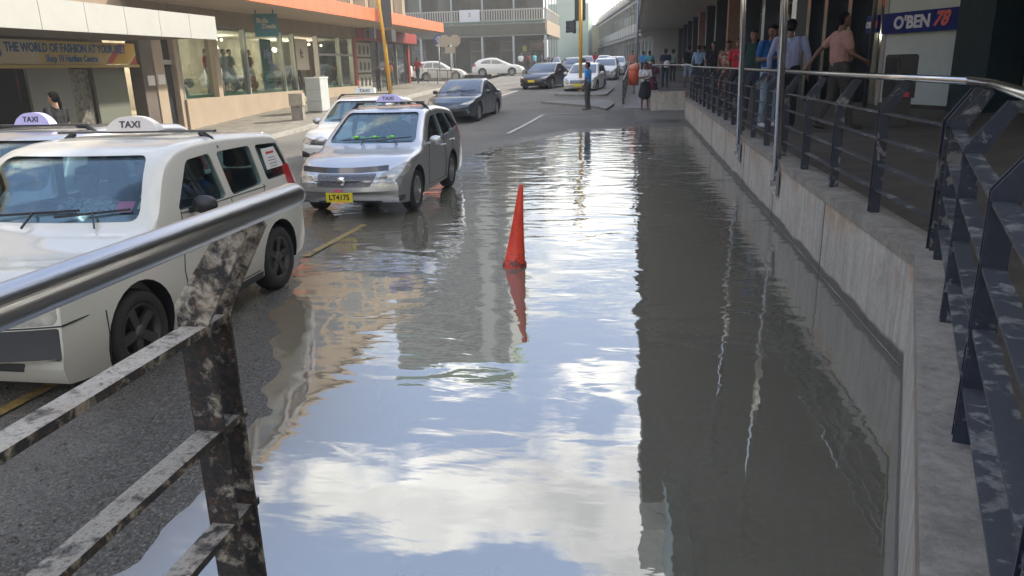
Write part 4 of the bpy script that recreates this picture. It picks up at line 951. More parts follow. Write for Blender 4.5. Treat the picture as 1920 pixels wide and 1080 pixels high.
# ------------------------------------------------------------------ people
def P3(*a): return np.array(a, float)
SKIN = [mat('skin_brown', (.17, .085, .05), .55), mat('skin_tan', (.34, .19, .12), .55), mat('skin_dark', (.085, .042, .028), .55)]
M_hair = mat('black_hair', (.010, .008, .007), .9, spec=.1)
def cloth(nm, col, col2=None, sc_=30, hard=False):
    if nm in MATS: return MATS[nm]
    if not col2: return mat(nm, col, .9, var=.18, vscale=9, bump=.15, bscale=25)
    m, nt, p = new_mat(nm); t = N(nt, 'ShaderNodeTexCoord'); v = t.outputs['Object']
    f = noise(nt, v, sc_, 2, .5, 1.5)
    nt.links.new(ramp(nt, f, [(.44, col2), (.50, col)] if hard else [(.4, col2), (.6, col)]), p.inputs['Base Color']); p.inputs['Roughness'].default_value = .9
    MATS[nm] = m; return m
def person(lbl, loc, rz, h=1.72, skin=0, top=None, bottom=None, shoes=None, pose=None, female=False, hair='short', sleeves='short', legs='long', vox=.02, fat=1.0, group=None, hands=True, sit=False, name='person'):
    """facing +Y in local space; pose overrides joints given for a 1.72 m body"""
    S = h/1.72
    J = dict(hipL=P3(-.09, 0, .92), hipR=P3(.09, 0, .92), kneeL=P3(-.10, .03, .49), kneeR=P3(.10, .03, .49), ankL=P3(-.11, -.01, .09), ankR=P3(.11, -.01, .09),
             pel=P3(0, 0, .96), waist=P3(0, 0, 1.10), chest=P3(0, 0, 1.30), neck=P3(0, -.01, 1.47), head=P3(0, .02, 1.60),
             shL=P3(-.185, 0, 1.41), shR=P3(.185, 0, 1.41), elL=P3(-.245, -.03, 1.13), elR=P3(.245, -.03, 1.13), wrL=P3(-.25, .05, .89), wrR=P3(.25, .05, .89), look=P3(0, 1, 0))
    if pose:
        for k, v in pose.items(): J[k] = P3(*v)
    prims = []   # (a, b, ra, rb, mat index, squash)
    def cap(a, b, ra, rb, mi): prims.append((np.array(a)*S, np.array(b)*S, ra*S, rb*S, mi))
    mats = [SKIN[skin], top, bottom, shoes or M_black, M_hair, mat('eye_white', (.5, .48, .45), .4)]
    SK, TP, BT, SH, HR, EY = range(6)
    f = fat; sw = .93 if female else 1
    # legs
    for s in 'LR':
        hip, kn, an = J['hip'+s], J['knee'+s], J['ank'+s]
        if legs == 'long': cap(hip, kn, .092*f, .068, BT); cap(kn, an+P3(0, 0, .01), .066, .055, BT)
        elif legs == 'knee': cap(hip, kn, .095*f, .085, BT); cap(kn, an, .054, .036, SK)
        else: cap(hip, kn, .085*f, .058, SK); cap(kn, an, .056, .036, SK)
        toe = J.get('toe'+s, an+P3(.01 if s == 'R' else -.01, .15, -.055)); cap(an+P3(0, -.03, -.045), toe, .042, .038, SH); cap(an, an+P3(0, -.01, -.04), .04, .042, SH)
    if legs == 'skirt':
        k0 = (J['kneeL']+J['kneeR'])/2; cap(J['pel']+P3(0, 0, .02), k0+P3(0, 0, .06), .135*f, .20, BT)
        cap(J['pel']+P3(-.05, 0, 0), J['kneeL']+P3(-.03, 0, .05), .12, .13, BT); cap(J['pel']+P3(.05, 0, 0), J['kneeR']+P3(.03, 0, .05), .12, .13, BT)
    pel, wa, ch = J['pel'], J['waist'], J['chest']
    for sx in (-1, 1):
        cap(pel+P3(sx*.055, 0, -.04), pel+P3(sx*.06, 0, .06), .105*f, .10*f, BT)
        cap(wa+P3(sx*.055, 0, -.06), ch+P3(sx*.075*sw, 0, -.02), .105*f, .108*f*sw, TP)
        cap(ch+P3(sx*.08*sw, -.01, 0), ch+P3(sx*.11*sw, -.015, .10), .105*sw, .07, TP)
        if female: cap(ch+P3(sx*.07, .07, -.01), ch+P3(sx*.07, .08, -.02), .065, .06, TP)
    if fat > 1.1: cap(wa+P3(0, .05, .02), wa+P3(0, .05, .10), .14*f, .12*f, TP)
    cap(wa+P3(0, 0, -.08), wa+P3(0, 0, .1), .11*f, .11*f, TP); cap(ch, J['neck']+P3(0, 0, -.05), .10, .06, TP)
    cap(J['neck']+P3(0, -.01, -.03), J['head']+P3(0, -.01, -.03), .052, .05, SK)
    # arms and hands
    for s in 'LR':
        sh, el, wr = J['sh'+s], J['el'+s], J['wr'+s]
        cap(sh, el, .060, .045, TP if sleeves != 'none' else SK)
        if sleeves == 'short':
            prims.pop(); mid = sh+(el-sh)*.62; cap(sh, mid, .062, .060, TP); cap(sh+(el-sh)*.4, el, .043, .038, SK)
        cap(el, wr, .046 if sleeves == 'long' else .039, .036 if sleeves == 'long' else .026, TP if sleeves == 'long' else SK)
        d = (wr-el)/np.linalg.norm(wr-el); sd_ = -1 if s == 'L' else 1
        side = np.cross(d, P3(0, 0, 1)); side = side/np.linalg.norm(side) if np.linalg.norm(side) > .1 else P3(1, 0, 0)
        if abs(d[2]) > .7: side = P3(0, 1, 0)
        palm = wr+d*.085; cap(wr, palm, .026, .034, SK)
        if hands:
            nrm = np.cross(side, d)*sd_
            for k, (ln, of) in enumerate(((.068, .028), (.078, .010), (.072, -.010), (.055, -.028))):
                a = wr+d*.085+side*of; m1_ = a+d*ln*.55+nrm*-.008; e_ = m1_+d*ln*.4-nrm*.022
                cap(a, m1_, .0115, .0105, SK); cap(m1_, e_, .0105, .0095, SK)
            a = wr+d*.03+side*.026; cap(a, a+d*.035+side*.028, .014, .012, SK); cap(a+d*.035+side*.028, a+d*.068+side*.03-nrm*.01, .012, .010, SK)
    # head
    hd = J['head']; lk = J['look']/np.linalg.norm(J['look']); rt = np.cross(lk, P3(0, 0, 1)); rt /= np.linalg.norm(rt); up = np.cross(rt, lk)
    def H(x, y, z): return hd+rt*x+lk*y+up*z
    cap(H(-.012, -.01, .035), H(.012, .00, .03), .078, .078, SK); cap(H(0, .02, -.01), H(0, .045, -.065), .068, .038, SK)
    cap(H(-.03, .02, -.03), H(.03, .02, -.03), .05, .05, SK)
    cap(H(0, .085, .02), H(0, .102, -.012), .010, .015, SK)
    cap(H(-.018, .083, -.045), H(.018, .083, -.045), .0085, .0085, SK); cap(H(-.03, .072, .035), H(.03, .072, .035), .012, .012, SK)
    for sx in (-1, 1): cap(H(sx*.079, -.005, .02), H(sx*.081, -.01, -.015), .014, .010, SK)
    b = MB(); b_idx = []
    for a, b_, ra, rb, mi in prims:
        d = b_-a; L_ = np.linalg.norm(d); 
        if L_ < 1e-6: d = P3(0, 0, 1); L_ = 1e-6
        n_ = 10 if ra > .03 else 8; pts = []; rs = []
        u = d/max(L_, 1e-6)
        for t, rr in ((-.92, .39), (-.6, .8), (0, 1)): pts.append(a+u*ra*t); rs.append(ra*rr)
        for t, rr in ((0, 1), (.6, .8), (.92, .39)): pts.append(b_+u*rb*t); rs.append(rb*rr)
        if L_ < 1e-4: pts.pop(3); rs.pop(3)
        b.tube(pts, rs, n_)
    me = b.mesh('p', mats); o = bpy.data.objects.new('tmp', me); C.objects.link(o)
    md = o.modifiers.new('r', 'REMESH'); md.mode = 'VOXEL'; md.voxel_size = vox*S; md.use_smooth_shade = True
    md2 = o.modifiers.new('s', 'SMOOTH'); md2.factor = .5; md2.iterations = 2 if vox < .015 else 1
    me2 = eval_mesh(o); bpy.data.objects.remove(o)
    me2.materials.clear()
    for m_ in mats: me2.materials.append(m_)
    npoly = len(me2.polygons); ctr = np.empty(npoly*3); me2.polygons.foreach_get('center', ctr); ctr = ctr.reshape(-1, 3)
    best = np.full(npoly, 1e9); idx = np.zeros(npoly, int)
    for a, b_, ra, rb, mi in prims:
        ab = b_-a; L2 = max(ab@ab, 1e-9); t = np.clip(((ctr-a)@ab)/L2, 0, 1); dist = np.linalg.norm(ctr-(a+t[:, None]*ab), axis=1)-(ra+(rb-ra)*t)
        if mi == SK: dist = dist+.003
        up_ = dist < best; best[up_] = dist[up_]; idx[up_] = mi
    me2.polygons.foreach_set('material_index', idx.astype(np.int32)); me2.polygons.foreach_set('use_smooth', [True]*npoly)
    root = bpy.data.objects.new(name, me2); C.objects.link(root); root.location = loc; root.rotation_euler = (0, 0, rz)
    tag(root, lbl, 'person', group)
    # hair, eyes and brows follow the head
    hb = MB()
    def HS(x, y, z): return H(x, y, z)*S
    def blob(c, r, sq, n=14):
        m0 = len(hb.v); hb.ball((0, 0, 0), 1, n)
        for i in range(m0, len(hb.v)):
            q = hb.v[i]; p_ = H(c[0]+q[0]*r*sq[0], c[1]+q[1]*r*sq[1], c[2]+q[2]*r*sq[2])*S
            hb.v[i] = tuple(p_)
    if hair != 'bald':
        blob((0, -.030, .055), .088, (.98, 1.0, .88)); blob((0, -.005, .085), .075, (1.0, 1.02, .62)); blob((0, -.055, .01), .072, (1.02, .75, 1.0))
    if hair == 'bun': blob((0, -.125, .06), .045, (1, 1, 1))
    if hair == 'afro': blob((0, -.02, .07), .115, (1.05, 1.0, .95))
    if hair == 'long': blob((0, -.07, -.06), .085, (1.0, .55, 1.5))
    if hair == 'ponytail': blob((0, -.12, .0), .05, (.7, .8, 1.2)); blob((0, -.15, -.10), .045, (.7, .7, 1.9))
    if hb.v: hb.build('hair', M_hair, root, fix=False)
    if vox < .017:
        for sx in (-1, 1):
            e_ = MB(); e_.ball(tuple(HS(sx*.030, .079, .016)), .011*S, 8, 0, (1.2, .7, .6)); o_ = e_.build('eye', mat('dark_eye', (.03, .02, .018), .3), root)
            e_ = MB(); e_.bar(HS(sx*.016, .086, .040), HS(sx*.046, .078, .042), .008, .007); e_.build('eyebrow', M_hair, root)
    return root
def arm(side, fwd=0.0, bend=0.0, out_=0.0):
    s = -1 if side == 'L' else 1
    el = (s*(.235+out_), fwd*.28, 1.41-.28*math.sqrt(max(.05, 1-fwd**2)))
    return el
WALKA = dict(kneeL=(-.10, .16, .51), ankL=(-.10, .26, .10), kneeR=(.10, -.02, .49), ankR=(.10, -.26, .16), toeR=(.10, -.16, .05), elL=(-.25, -.12, 1.15), wrL=(-.25, -.20, .93), elR=(.25, .06, 1.13), wrR=(.23, .20, .95))
WALKB = dict(kneeR=(.10, .14, .51), ankR=(.10, .22, .10), kneeL=(-.10, -.02, .49), ankL=(-.10, -.22, .14), toeL=(-.10, -.12, .05), elR=(.25, -.12, 1.15), wrR=(.25, -.18, .93), elL=(-.25, .06, 1.13), wrL=(-.23, .18, .95))
PHONE = dict(elR=(.24, -.02, 1.14), wrR=(.08, .22, 1.17), elL=(-.24, -.02, 1.14), wrL=(-.07, .24, 1.13), look=(0, 1, -.3))
c_royal = cloth('royal_blue_cotton', (.015, .10, .30)); c_lblue = cloth('light_blue_shirt', (.30, .42, .62)); c_lilac = cloth('lilac_shirt', (.30, .32, .46))
c_pink = cloth('faded_pink_cotton', (.45, .24, .19)); c_red = cloth('crimson_cotton', (.42, .015, .03)); c_patt = cloth('printed_maroon_fabric', (.16, .03, .04), (.42, .30, .20), 16, True)
c_navy = cloth('navy_cotton', (.015, .02, .05)); c_black = cloth('black_cotton', (.012, .012, .014)); c_jean = cloth('pale_denim', (.30, .38, .50)); c_djean = cloth('dark_denim', (.03, .045, .08))
c_grn = cloth('dark_green_cotton', (.02, .06, .05)); c_cyan = cloth('cyan_cotton', (.10, .40, .48)); c_kh = cloth('brown_trouser', (.055, .045, .04)); c_white = cloth('white_cotton', (.62, .62, .64))
c_mar = cloth('maroon_cotton', (.13, .015, .03)); c_tank = cloth('grey_green_cotton', (.22, .30, .26)); c_sky = cloth('bright_blue_cotton', (.06, .30, .72)); c_gry = cloth('grey_trouser', (.07, .07, .065))
c_sal = cloth('salmon_cotton', (.55, .22, .17)); c_zeb = cloth('black_white_print', (.55, .56, .58), (.02, .02, .025), 26, True); c_wsock = M_white
c_or = cloth('orange_brown_cotton', (.40, .15, .05))
def fl(x, y): return .80+.05*(x-2)+max(0, y-28)*.012
def road_z(x, y): return rise(y)+(.14 if x < -10.8 else 0)
G = 'people on the raised walkway'
person('man in royal blue shirt and pale jeans looking down at his phone behind the railing', (2.42, 14.6, fl(2.4, 14.6)), R(200), 1.78, 0, c_royal, c_jean, c_wsock, PHONE, vox=.012, group=G)
person('person in dark green top partly hidden left of the man in royal blue', (2.52, 17.4, fl(2.5, 17)), R(185), 1.80, 0, c_grn, c_djean, None, dict(look=(.3, 1, 0)), vox=.014, group=G, hair='long')
person('person whose face shows over the shoulder of the man in royal blue', (3.1, 17.6, fl(3.0, 17.6)), R(175), 1.88, 0, c_navy, c_djean, None, None, vox=.014, group=G)
person('broad man in pale lilac shirt seen from behind next to the double steel pole', (2.62, 14.0, fl(2.6, 14)), R(-12), 1.82, 0, c_lilac, c_black, None, dict(elL=(-.30, -.04, 1.14), elR=(.30, -.04, 1.14), wrL=(-.30, .03, .90), wrR=(.30, .03, .90), shL=(-.21, 0, 1.41), shR=(.21, 0, 1.41)), sleeves='long', vox=.014, fat=1.2, group=G)
person('heavy man in faded pink shirt striding past the speaker with one arm swung back', (3.25, 13.2, fl(3.25, 13.2)), R(-78), 1.83, 0, c_pink, c_kh, None,
       dict(kneeR=(.08, .14, .50), ankR=(.08, .20, .10), kneeL=(-.08, -.04, .49), ankL=(-.08, -.24, .13), toeL=(-.08, -.12, .05), elL=(-.27, -.20, 1.19), wrL=(-.28, -.36, .97), elR=(.26, .05, 1.13), wrR=(.24, .22, 1.05), look=(-.05, 1, .12)), vox=.011, fat=1.18, group=G)
person('person in crimson top half hidden by the left steel pole', (2.50, 19.6, fl(2.5, 19.6)), R(150), 1.70, 0, c_red, c_black, None, dict(elL=(-.28, .02, 1.16), wrL=(-.12, .18, 1.22)), vox=.016, group=G, female=True)
person('woman in maroon and cream printed dress behind the railing', (2.52, 22, fl(2.5, 22)), R(170), 1.70, 0, c_patt, c_patt, None, None, female=True, legs='skirt', vox=.014, group=G, fat=1.15)
person('person in dark clothes with bare face between printed dress and pale blue shirt', (2.62, 27, fl(2.6, 27)), R(180), 1.80, 0, c_black, c_black, None, WALKA, vox=.02, group=G)
person('man in pale blue office shirt walking away by the railing', (2.62, 33, fl(2.6, 33)), R(0), 1.76, 0, c_lblue, c_black, None, WALKB, sleeves='long', vox=.018, group=G)
person('person in black shirt and pale shorts walking away', (2.35, 35, fl(2.3, 35)), R(5), 1.80, 0, c_black, c_jean, None, WALKA, legs='knee', vox=.018, group=G, fat=1.15)
pn = person('person in navy top carrying a crumpled white bag', (1.40, 36.5, fl(1.4, 36.5)), R(10), 1.74, 0, c_navy, c_navy, None, dict(elR=(.2, -.14, 1.16), wrR=(.06, -.2, 1.05), elL=(-.25, -.1, 1.14), wrL=(-.05, -.2, 1.08)), vox=.018, group=G)
person('person in grey green top walking away behind the navy top', (2.05, 43, fl(2, 43)), R(0), 1.70, 0, c_tank, c_black, None, WALKB, sleeves='none', vox=.025, group=G)
person('person in cyan top walking away on the far walkway', (.85, 46, fl(1, 46)), R(0), 1.72, 0, c_cyan, c_djean, None, WALKA, vox=.022, group=G)
person('person in bright blue top beyond the cyan top', (.60, 55, fl(1, 55)), R(0), 1.72, 0, c_sky, c_black, None, WALKB, vox=.03, group=G)
person('person in salmon top by the litter bin up the street', (-.15, 49, rise(49)+.1), R(180), 1.72, 1, c_sal, c_gry, None, None, vox=.025, group=G)
person('person in grey standing farther up the arcade', (3.4, 40, fl(3.4, 40)), R(20), 1.75, 2, c_gry, c_black, None, WALKA, vox=.025, group=G)
b = MB(); b.ball((1.46, 36.25, fl(1.4, 36)+1.06), .16, 12, 0, (1, .6, 1.1)); tag(b.build('bag', mat('white_bag', (.6, .6, .62), .6)), 'crumpled white bag held by the person in navy', 'bag')
person('woman in white blouse and black skirt standing at the far end of the flood water', (.40, 29.2, rise(29.2)), R(185), 1.68, 0, c_white, c_black, SKIN[0], dict(elR=(.22, .02, 1.16), wrR=(.03, .2, 1.2), wrL=(-.05, .2, 1.1)), female=True, legs='skirt', vox=.016, hair='bun', group='two women at the end of the flood')
person('woman in maroon top walking beside the one in the white blouse', (.68, 30.4, rise(30.4)), R(190), 1.72, 0, c_mar, c_mar, SKIN[0], WALKB, female=True, legs='skirt', vox=.018, hair='bun', group='two women at the end of the flood')
person('man in bright blue shirt and grey trousers standing beside the yellow pole', (-1.72, 29.2, rise(29.2)), R(70), 1.74, 0, c_sky, c_gry, SKIN[0], dict(elR=(.23, .08, 1.15), wrR=(.12, .24, 1.05)), vox=.014)
# left footpath
person('person in black with a black carrier bag at the shop entrance steps', (-15.3, 33.5, .72), R(15), 1.74, 2, c_black, c_black, None, None, sleeves='long', vox=.022)
person('person in red top and dark trousers on the corner by the barrier', (-14.2, 50, rise(50)+.1), R(170), 1.68, 2, c_red, c_djean, None, WALKA, vox=.025)
person('child in dark clothes by the red shop front', (-13.9, 41.0, rise(41)+.1), R(150), 1.45, 0, c_navy, c_black, None, None, vox=.025)
person('person in orange brown top beside the child at the red shop', (-13.5, 41.6, rise(41.6)+.1), R(190), 1.62, 0, c_or, c_djean, None, None, vox=.025)
person('woman with black ponytail in black top walking left past the fashion shop', (-9.9, 11.9, .12), R(80), 1.66, 1, c_black, c_djean, None, WALKA, female=True, hair='ponytail', vox=.014)
for k, (px_, yy, cl_, ds) in enumerate([(-9.9, 68, c_white, 'white'), (-9.3, 68.5, c_mar, 'maroon'), (-8.7, 68.2, c_cyan, 'cyan'), (-8.2, 69, c_navy, 'navy')]):
    person('pedestrian in %s top under the corner verandah' % ds, (px_, yy, rise(yy)+.1), R(20*k-160), 1.72, 2, cl_, c_black, None, None, vox=.04, hands=False, group='pedestrians under the verandah')
person('person in red far up the street between the cars', (-3.9, 79, rise(79)), R(180), 1.72, 0, c_red, c_black, None, None, vox=.04, hands=False)
# driver of the cream wagon (right-hand drive as seen: sits behind the wheel)
person('driver in black and white patterned shirt at the wheel of the cream wagon', (-4.40, 5.42, .02), R(180), 1.68, 0, c_zeb, c_black, None,
       dict(pel=(0, 0, .56), waist=(0, -.04, .68), chest=(0, -.08, .90), neck=(0, -.08, 1.07), head=(0, -.05, 1.20), shL=(-.20, -.06, 1.01), shR=(.20, -.06, 1.01), elL=(-.27, .12, .82), elR=(.27, .12, .82), wrL=(-.15, .30, .92), wrR=(.15, .30, .92),
            hipL=(-.10, .0, .55), hipR=(.10, .0, .55), kneeL=(-.12, .42, .60), kneeR=(.12, .42, .60), ankL=(-.12, .55, .30), ankR=(.12, .55, .30)), vox=.014, fat=1.1)
# ------------------------------------------------------------------ left side of the street: shops
X0 = -15.0
M_tan = mat('tan_render', (.29, .22, .155), .85, var=.2, vscale=1.2); M_beige = mat('beige_render', (.36, .285, .21), .85, var=.12, vscale=1.5)
M_brown = mat('brown_render', (.125, .10, .085), .8, var=.2, vscale=2); M_soff = mat('tan_soffit', (.42, .335, .245), .9)
M_pan = mat('white_panel', (.40, .395, .37), .5, var=.06, vscale=2); M_orange = mat('orange_panel', (.80, .16, .07), .45, var=.08, vscale=1.5)
M_alum = mat('aluminium_frame', (.30, .30, .28), .55, .2); M_shopglass = glass_mat('shop_glass', (.80, .86, .82), .0); M_redp = mat('red_frame', (.26, .025, .02), .5, var=.2)
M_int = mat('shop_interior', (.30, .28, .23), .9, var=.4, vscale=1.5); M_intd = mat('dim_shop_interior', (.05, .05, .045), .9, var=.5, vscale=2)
M_dgl = mat('dark_window', (.02, .025, .028), .06, spec=.8); M_grsh = mat('grey_shutter', (.17, .175, .16), .7); M_grsh2 = mat('green_grey_shutter', (.14, .15, .12), .75)
def yz_quad(b, x, y0, z0, y1, z1, t=.03, mi=0): return b.box(x-t, y0, z0, x, y1, z1, mi)
def part_box(parent, nm, m_, x0, y0, z0, x1, y1, z1):
    b = MB(); b.box(x0, y0, z0, x1, y1, z1); return b.build(nm, m_, parent)
A = empty('shop_building', (0, 0, 0), 0, 'tan building with the fashion shop sign and a canopy of white panels', 'building')
part_box(A, 'wall', M_tan, -24, -12, 3.45, X0, 23.7, 9.0)
part_box(A, 'wall', M_brown, X0-.3, 21.75, .1, X0+.12, 22.35, 3.45); part_box(A, 'wall', M_beige, X0-.3, 22.35, .1, X0+.16, 22.85, 3.45)
part_box(A, 'wall', M_brown, -24, -12, .05, X0-2.5, 23.7, 3.45)
part_box(A, 'canopy_slab', M_brown, X0, -12, 3.02, -12.03, 21.25, 3.46)
y = -10.0; pan_edges = []
while y < 21.0:
    y1_ = min(y+1.36, 21.3); b = MB(); b.box(-12.03, y+.008, 2.97, -11.99, y1_-.008, 3.60); b.build('canopy_panel', M_pan, A); y += 1.36
part_box(A, 'door', M_dgl, X0-.12, 22.87, .15, X0-.06, 23.55, 3.2); part_box(A, 'door_frame', M_alum, X0-.06, 22.87, 2.35, X0+.02, 23.55, 2.5)
part_box(A, 'wall', M_beige, X0-.3, 23.55, .1, X0+.14, 23.75, 3.5)
for k in range(8):
    y = -6+k*3.6; w_ = part_box(A, 'window', M_dgl, X0-.1, y, 4.9, X0+.005, y+1.9, 6.6)
    fr_ = MB(); fr_.box(X0-.02, y-.08, 4.82, X0+.05, y+1.98, 4.9); fr_.box(X0-.02, y-.08, 6.6, X0+.05, y+1.98, 6.68); fr_.box(X0-.02, y-.08, 4.9, X0+.05, y, 6.6); fr_.box(X0-.02, y+1.9, 4.9, X0+.05, y+1.98, 6.6); fr_.box(X0-.02, y+.92, 4.9, X0+.04, y+.98, 6.6); fr_.build('frame', M_beige, w_)
part_box(A, 'cornice', M_beige, X0-.2, -12, 8.8, X0+.25, 23.7, 9.05)
# shop front under the sign
part_box(A, 'shop_front', M_dgl, X0-1.2, -12, .14, X0-1.1, 21.75, 2.35)
for (ya, yb, m_) in ((17.55, 19.05, M_grsh), (20.0, 21.4, M_grsh2)):
    b = MB(); b.box(X0-.30, ya, .15, X0-.22, yb, 2.30)
    for q in range(9): b.box(X0-.222, ya+.02, .3+q*.22, X0-.216, yb-.02, .31+q*.22)
    b.build('shutter', m_, A)
M_goods = mat('shelf_goods', (.16, .15, .13), .8, var=.9, vscale=9, col2=(.015, .015, .015)); part_box(A, 'display_shelf', M_goods, X0-.6, 19.08, .15, X0-.35, 19.95, 2.25)
b = MB(); b.box(X0+.125, 21.95, 1.72, X0+.135, 22.3, 2.02); tag(b.build('paper_notice', M_paper), 'white paper notice taped to the brown pillar left of the other one', 'notice')
b = MB(); b.box(X0+.165, 22.42, 1.74, X0+.175, 22.78, 2.04); tag(b.build('paper_notice', M_paper), 'white paper notice with dark print taped to the beige pillar', 'notice')
for yy in (22.5, 22.6, 22.7): text('print', 'OO', .08, M_ink, None, (0, 0, 0)) if False else None
# printed shop sign
sg = empty('shop_sign', (0, 0, 0), 0, 'long cream and orange sign with blue letters above the fashion shop', 'sign')
m, nt, p = new_mat('sign_print'); v, g = pos(nt); sy = N(nt, 'ShaderNodeSeparateXYZ'); nt.links.new(v, sy.inputs[0])
blk = N(nt, 'ShaderNodeTexVoronoi'); blk.inputs['Scale'].default_value = 1.6; nt.links.new(v, blk.inputs['Vector'])
warm = ramp(nt, mth(nt, 'FRACT', mth(nt, 'ADD', mth(nt, 'MULTIPLY', sy.outputs[1], .9), mth(nt, 'MULTIPLY', sy.outputs[2], -1.1))), [(0, (.55, .33, .05)), (.45, (.55, .42, .15)), (.6, (.45, .05, .02)), (.85, (.60, .30, .03))], 'CONSTANT')
side_ = mth(nt, 'MULTIPLY', mth(nt, 'SUBTRACT', sy.outputs[1], 20.1), 3, clamp=True); mid_ = mth(nt, 'MULTIPLY', mth(nt, 'SUBTRACT', sy.outputs[1], 17.7), 9, clamp=True)
c_ = mixc(nt, mid_, (.50, .45, .33), (.50, .38, .16)); c_ = mixc(nt, side_, c_, warm); nt.links.new(c_, p.inputs['Base Color']); p.inputs['Roughness'].default_value = .5
b = MB(); b.box(X0-.05, 12.5, 2.36, X0+.05, 21.66, 2.95); b.build('board', m, sg)
b = MB(); b.box(X0-.05, 12.5, 2.27, X0+.08, 21.72, 2.35); b.build('frame', mat('sign_frame', (.42, .31, .10), .6), sg)
M_sblue = mat('sign_blue', (.015, .10, .26), .5)
text('lettering', 'THE WORLD OF FASHION AT YOUR FEET', .30, M_sblue, sg, (X0+.055, 18.95, 2.76), (R(90), 0, R(90)), .004, .010, .80)
text('lettering', 'Shop 10 Harifam Centre', .24, M_sblue, sg, (X0+.055, 18.95, 2.50), (R(90), 0, R(90)), .004, .008, .82)
b = MB(); b.tube([(X0+.06, 16.45, 2.9), (X0+.06, 16.5, 2.6), (X0+.06, 16.3, 2.45), (X0+.06, 16.0, 2.5)], .06, 8); b.build('logo', M_sblue, sg)

B_ = empty('shop_building', (0, 0, 0), 0, 'beige building with the bright orange canopy and large display windows', 'building')
part_box(B_, 'wall', M_tan, -24, 23.75, 3.66, X0, 50.6, 13.2); part_box(B_, 'wall', M_tan, -24, 50.3, 0, X0-.02, 50.6, 3.66)
part_box(B_, 'plinth', M_beige, X0-.35, 23.76, .0, X0+.22, 33.0, 1.22); part_box(B_, 'plinth', M_beige, X0-.35, 35.6, .2, X0+.22, 40.2, 1.22)
part_box(B_, 'step', M_pave, X0-.3, 33.0, .1, X0+.3, 35.6, .70)
part_box(B_, 'back_wall', M_int, -19.6, 23.76, .6, -19.5, 50.3, 3.66); part_box(B_, 'shop_floor', M_int, -19.5, 23.76, .58, X0-.35, 50.3, .72); part_box(B_, 'shop_ceiling', mat('shop_ceiling', (.45, .42, .36), .9), -19.5, 23.76, 3.58, X0-.3, 40, 3.655)
for y in (24.0, 26.15, 28.6, 31.8, 33.0, 35.6, 38.4, 40.2):
    big = y in (26.15,); b = MB(); b.box(X0-.2, y-(.14 if big else .04), 1.22 if y not in (33.0, 35.6) else .7, X0+(.14 if big else .03), y+(.14 if big else .04), 3.66); b.build('mullion', M_beige if big else M_alum, B_)
for (ya, yb) in ((24.04, 26.0), (26.3, 28.55), (28.65, 31.75), (31.85, 32.95), (35.65, 38.35), (38.45, 40.15)):
    b = MB(); b.box(X0-.06, ya, 1.22, X0-.05, yb, 3.66); b.build('display_window', M_shopglass, B_)
b = MB(); b.box(X0-.07, 35.65, 2.75, X0+.02, 40.15, 2.85); b.build('transom', M_alum, B_)
M_green = mat('green_turf_strip', (.02, .12, .06), .8); part_box(B_, 'display_base', M_green, X0-1.2, 24.05, 1.1, X0-.1, 32.9, 1.32)
part_box(B_, 'display_base', M_green, X0-1.2, 35.7, 1.1, X0-.1, 40.1, 1.30)
part_box(B_, 'banner', mat('sky_panel', (.05, .16, .28), .6), X0-.9, 27.0, 1.3, X0-.85, 27.8, 2.9)
part_box(B_, 'banner', mat('teal_panel', (.01, .16, .17), .5), X0-.12, 30.0, 1.25, X0-.10, 31.0, 3.35)
part_box(B_, 'banner', mat('cream_banner', (.48, .44, .35), .6), X0+.0, 32.9, 2.1, X0+.03, 34.4, 3.45)
t_ = text('banner_print', 'ft', .55, M_ink, B_, (X0+.035, 33.65, 2.8), (R(90), 0, R(90)), .003, .01)
text('banner_print', 'My', .50, mat('lilac_print', (.50, .45, .80), .5), B_, (X0-.09, 30.55, 2.75), (R(90), 0, R(90)), .004, .03); text('banner_print', 'Tax', .45, MATS['lilac_print'], B_, (X0-.085, 30.95, 2.28), (R(90), 0, R(90)), .004, .03)
# goods in the windows
for k, (yy, zz_, c_) in enumerate([(24.5, 1.5, (.35, .33, .28)), (25.3, 1.45, (.20, .22, .15)), (28.9, 1.5, (.25, .24, .20)), (29.6, 1.5, (.12, .02, .03)), (31.3, 1.6, (.40, .28, .06)), (32.4, 1.6, (.1, .1, .12)), (36.5, 1.4, (.06, .07, .06)), (37.6, 1.4, (.3, .3, .28)), (39.3, 1.4, (.05, .1, .1))]):
    b = MB(); rr = random.Random(k)
    for q in range(7): b.ball((X0-.55+rr.uniform(-.2, .2), yy+rr.uniform(-.35, .35), zz_+rr.uniform(-.15, .35)), rr.uniform(.08, .2), 8, 0, (1, 1, rr.uniform(.6, 1.6)))
    b.build('display_goods', mat('display_goods_%d' % k, c_, .8, var=.6, vscale=8), B_)
for (yy, cl_, z0_) in ((26.8, c_red, 1.3), (28.0, c_white, 1.3), (28.45, c_tank, 1.3), (30.0, c_mar, 1.3)):
    mq = person('x', (0, 0, 0), 0, 1.62, 1, cl_, c_white, None, dict(elL=(-.28, .05, 1.15), wrL=(-.18, .2, 1.05)), vox=.045, hands=False, female=True, legs='skirt', name='mannequin')
    mq.location = (X0-.65, yy, z0_); mq.rotation_euler = (0, 0, R(-90)); k = {26.8: 'in red top at the left end of the', 28.0: 'all in white in the middle of the', 28.45: 'in grey green top in the middle of the', 30.0: 'in maroon top beside the teal panel in the'}[yy]
    mq['label'] = 'mannequin %s beige shop window' % k; mq['category'] = 'mannequin'; mq['group'] = 'mannequins in the shop window'
M_spot = mat('ceiling_spot', (1, .85, .6), .4, emit=6)
for yy, zz_ in ((27.3, 3.3), (27.9, 3.28), (28.3, 3.28), (36.5, 3.3), (37.1, 3.25), (38.0, 3.28)):
    b = MB(); b.ball((X0-.8, yy, zz_), .05, 8); b.build('spotlight', M_spot, B_)
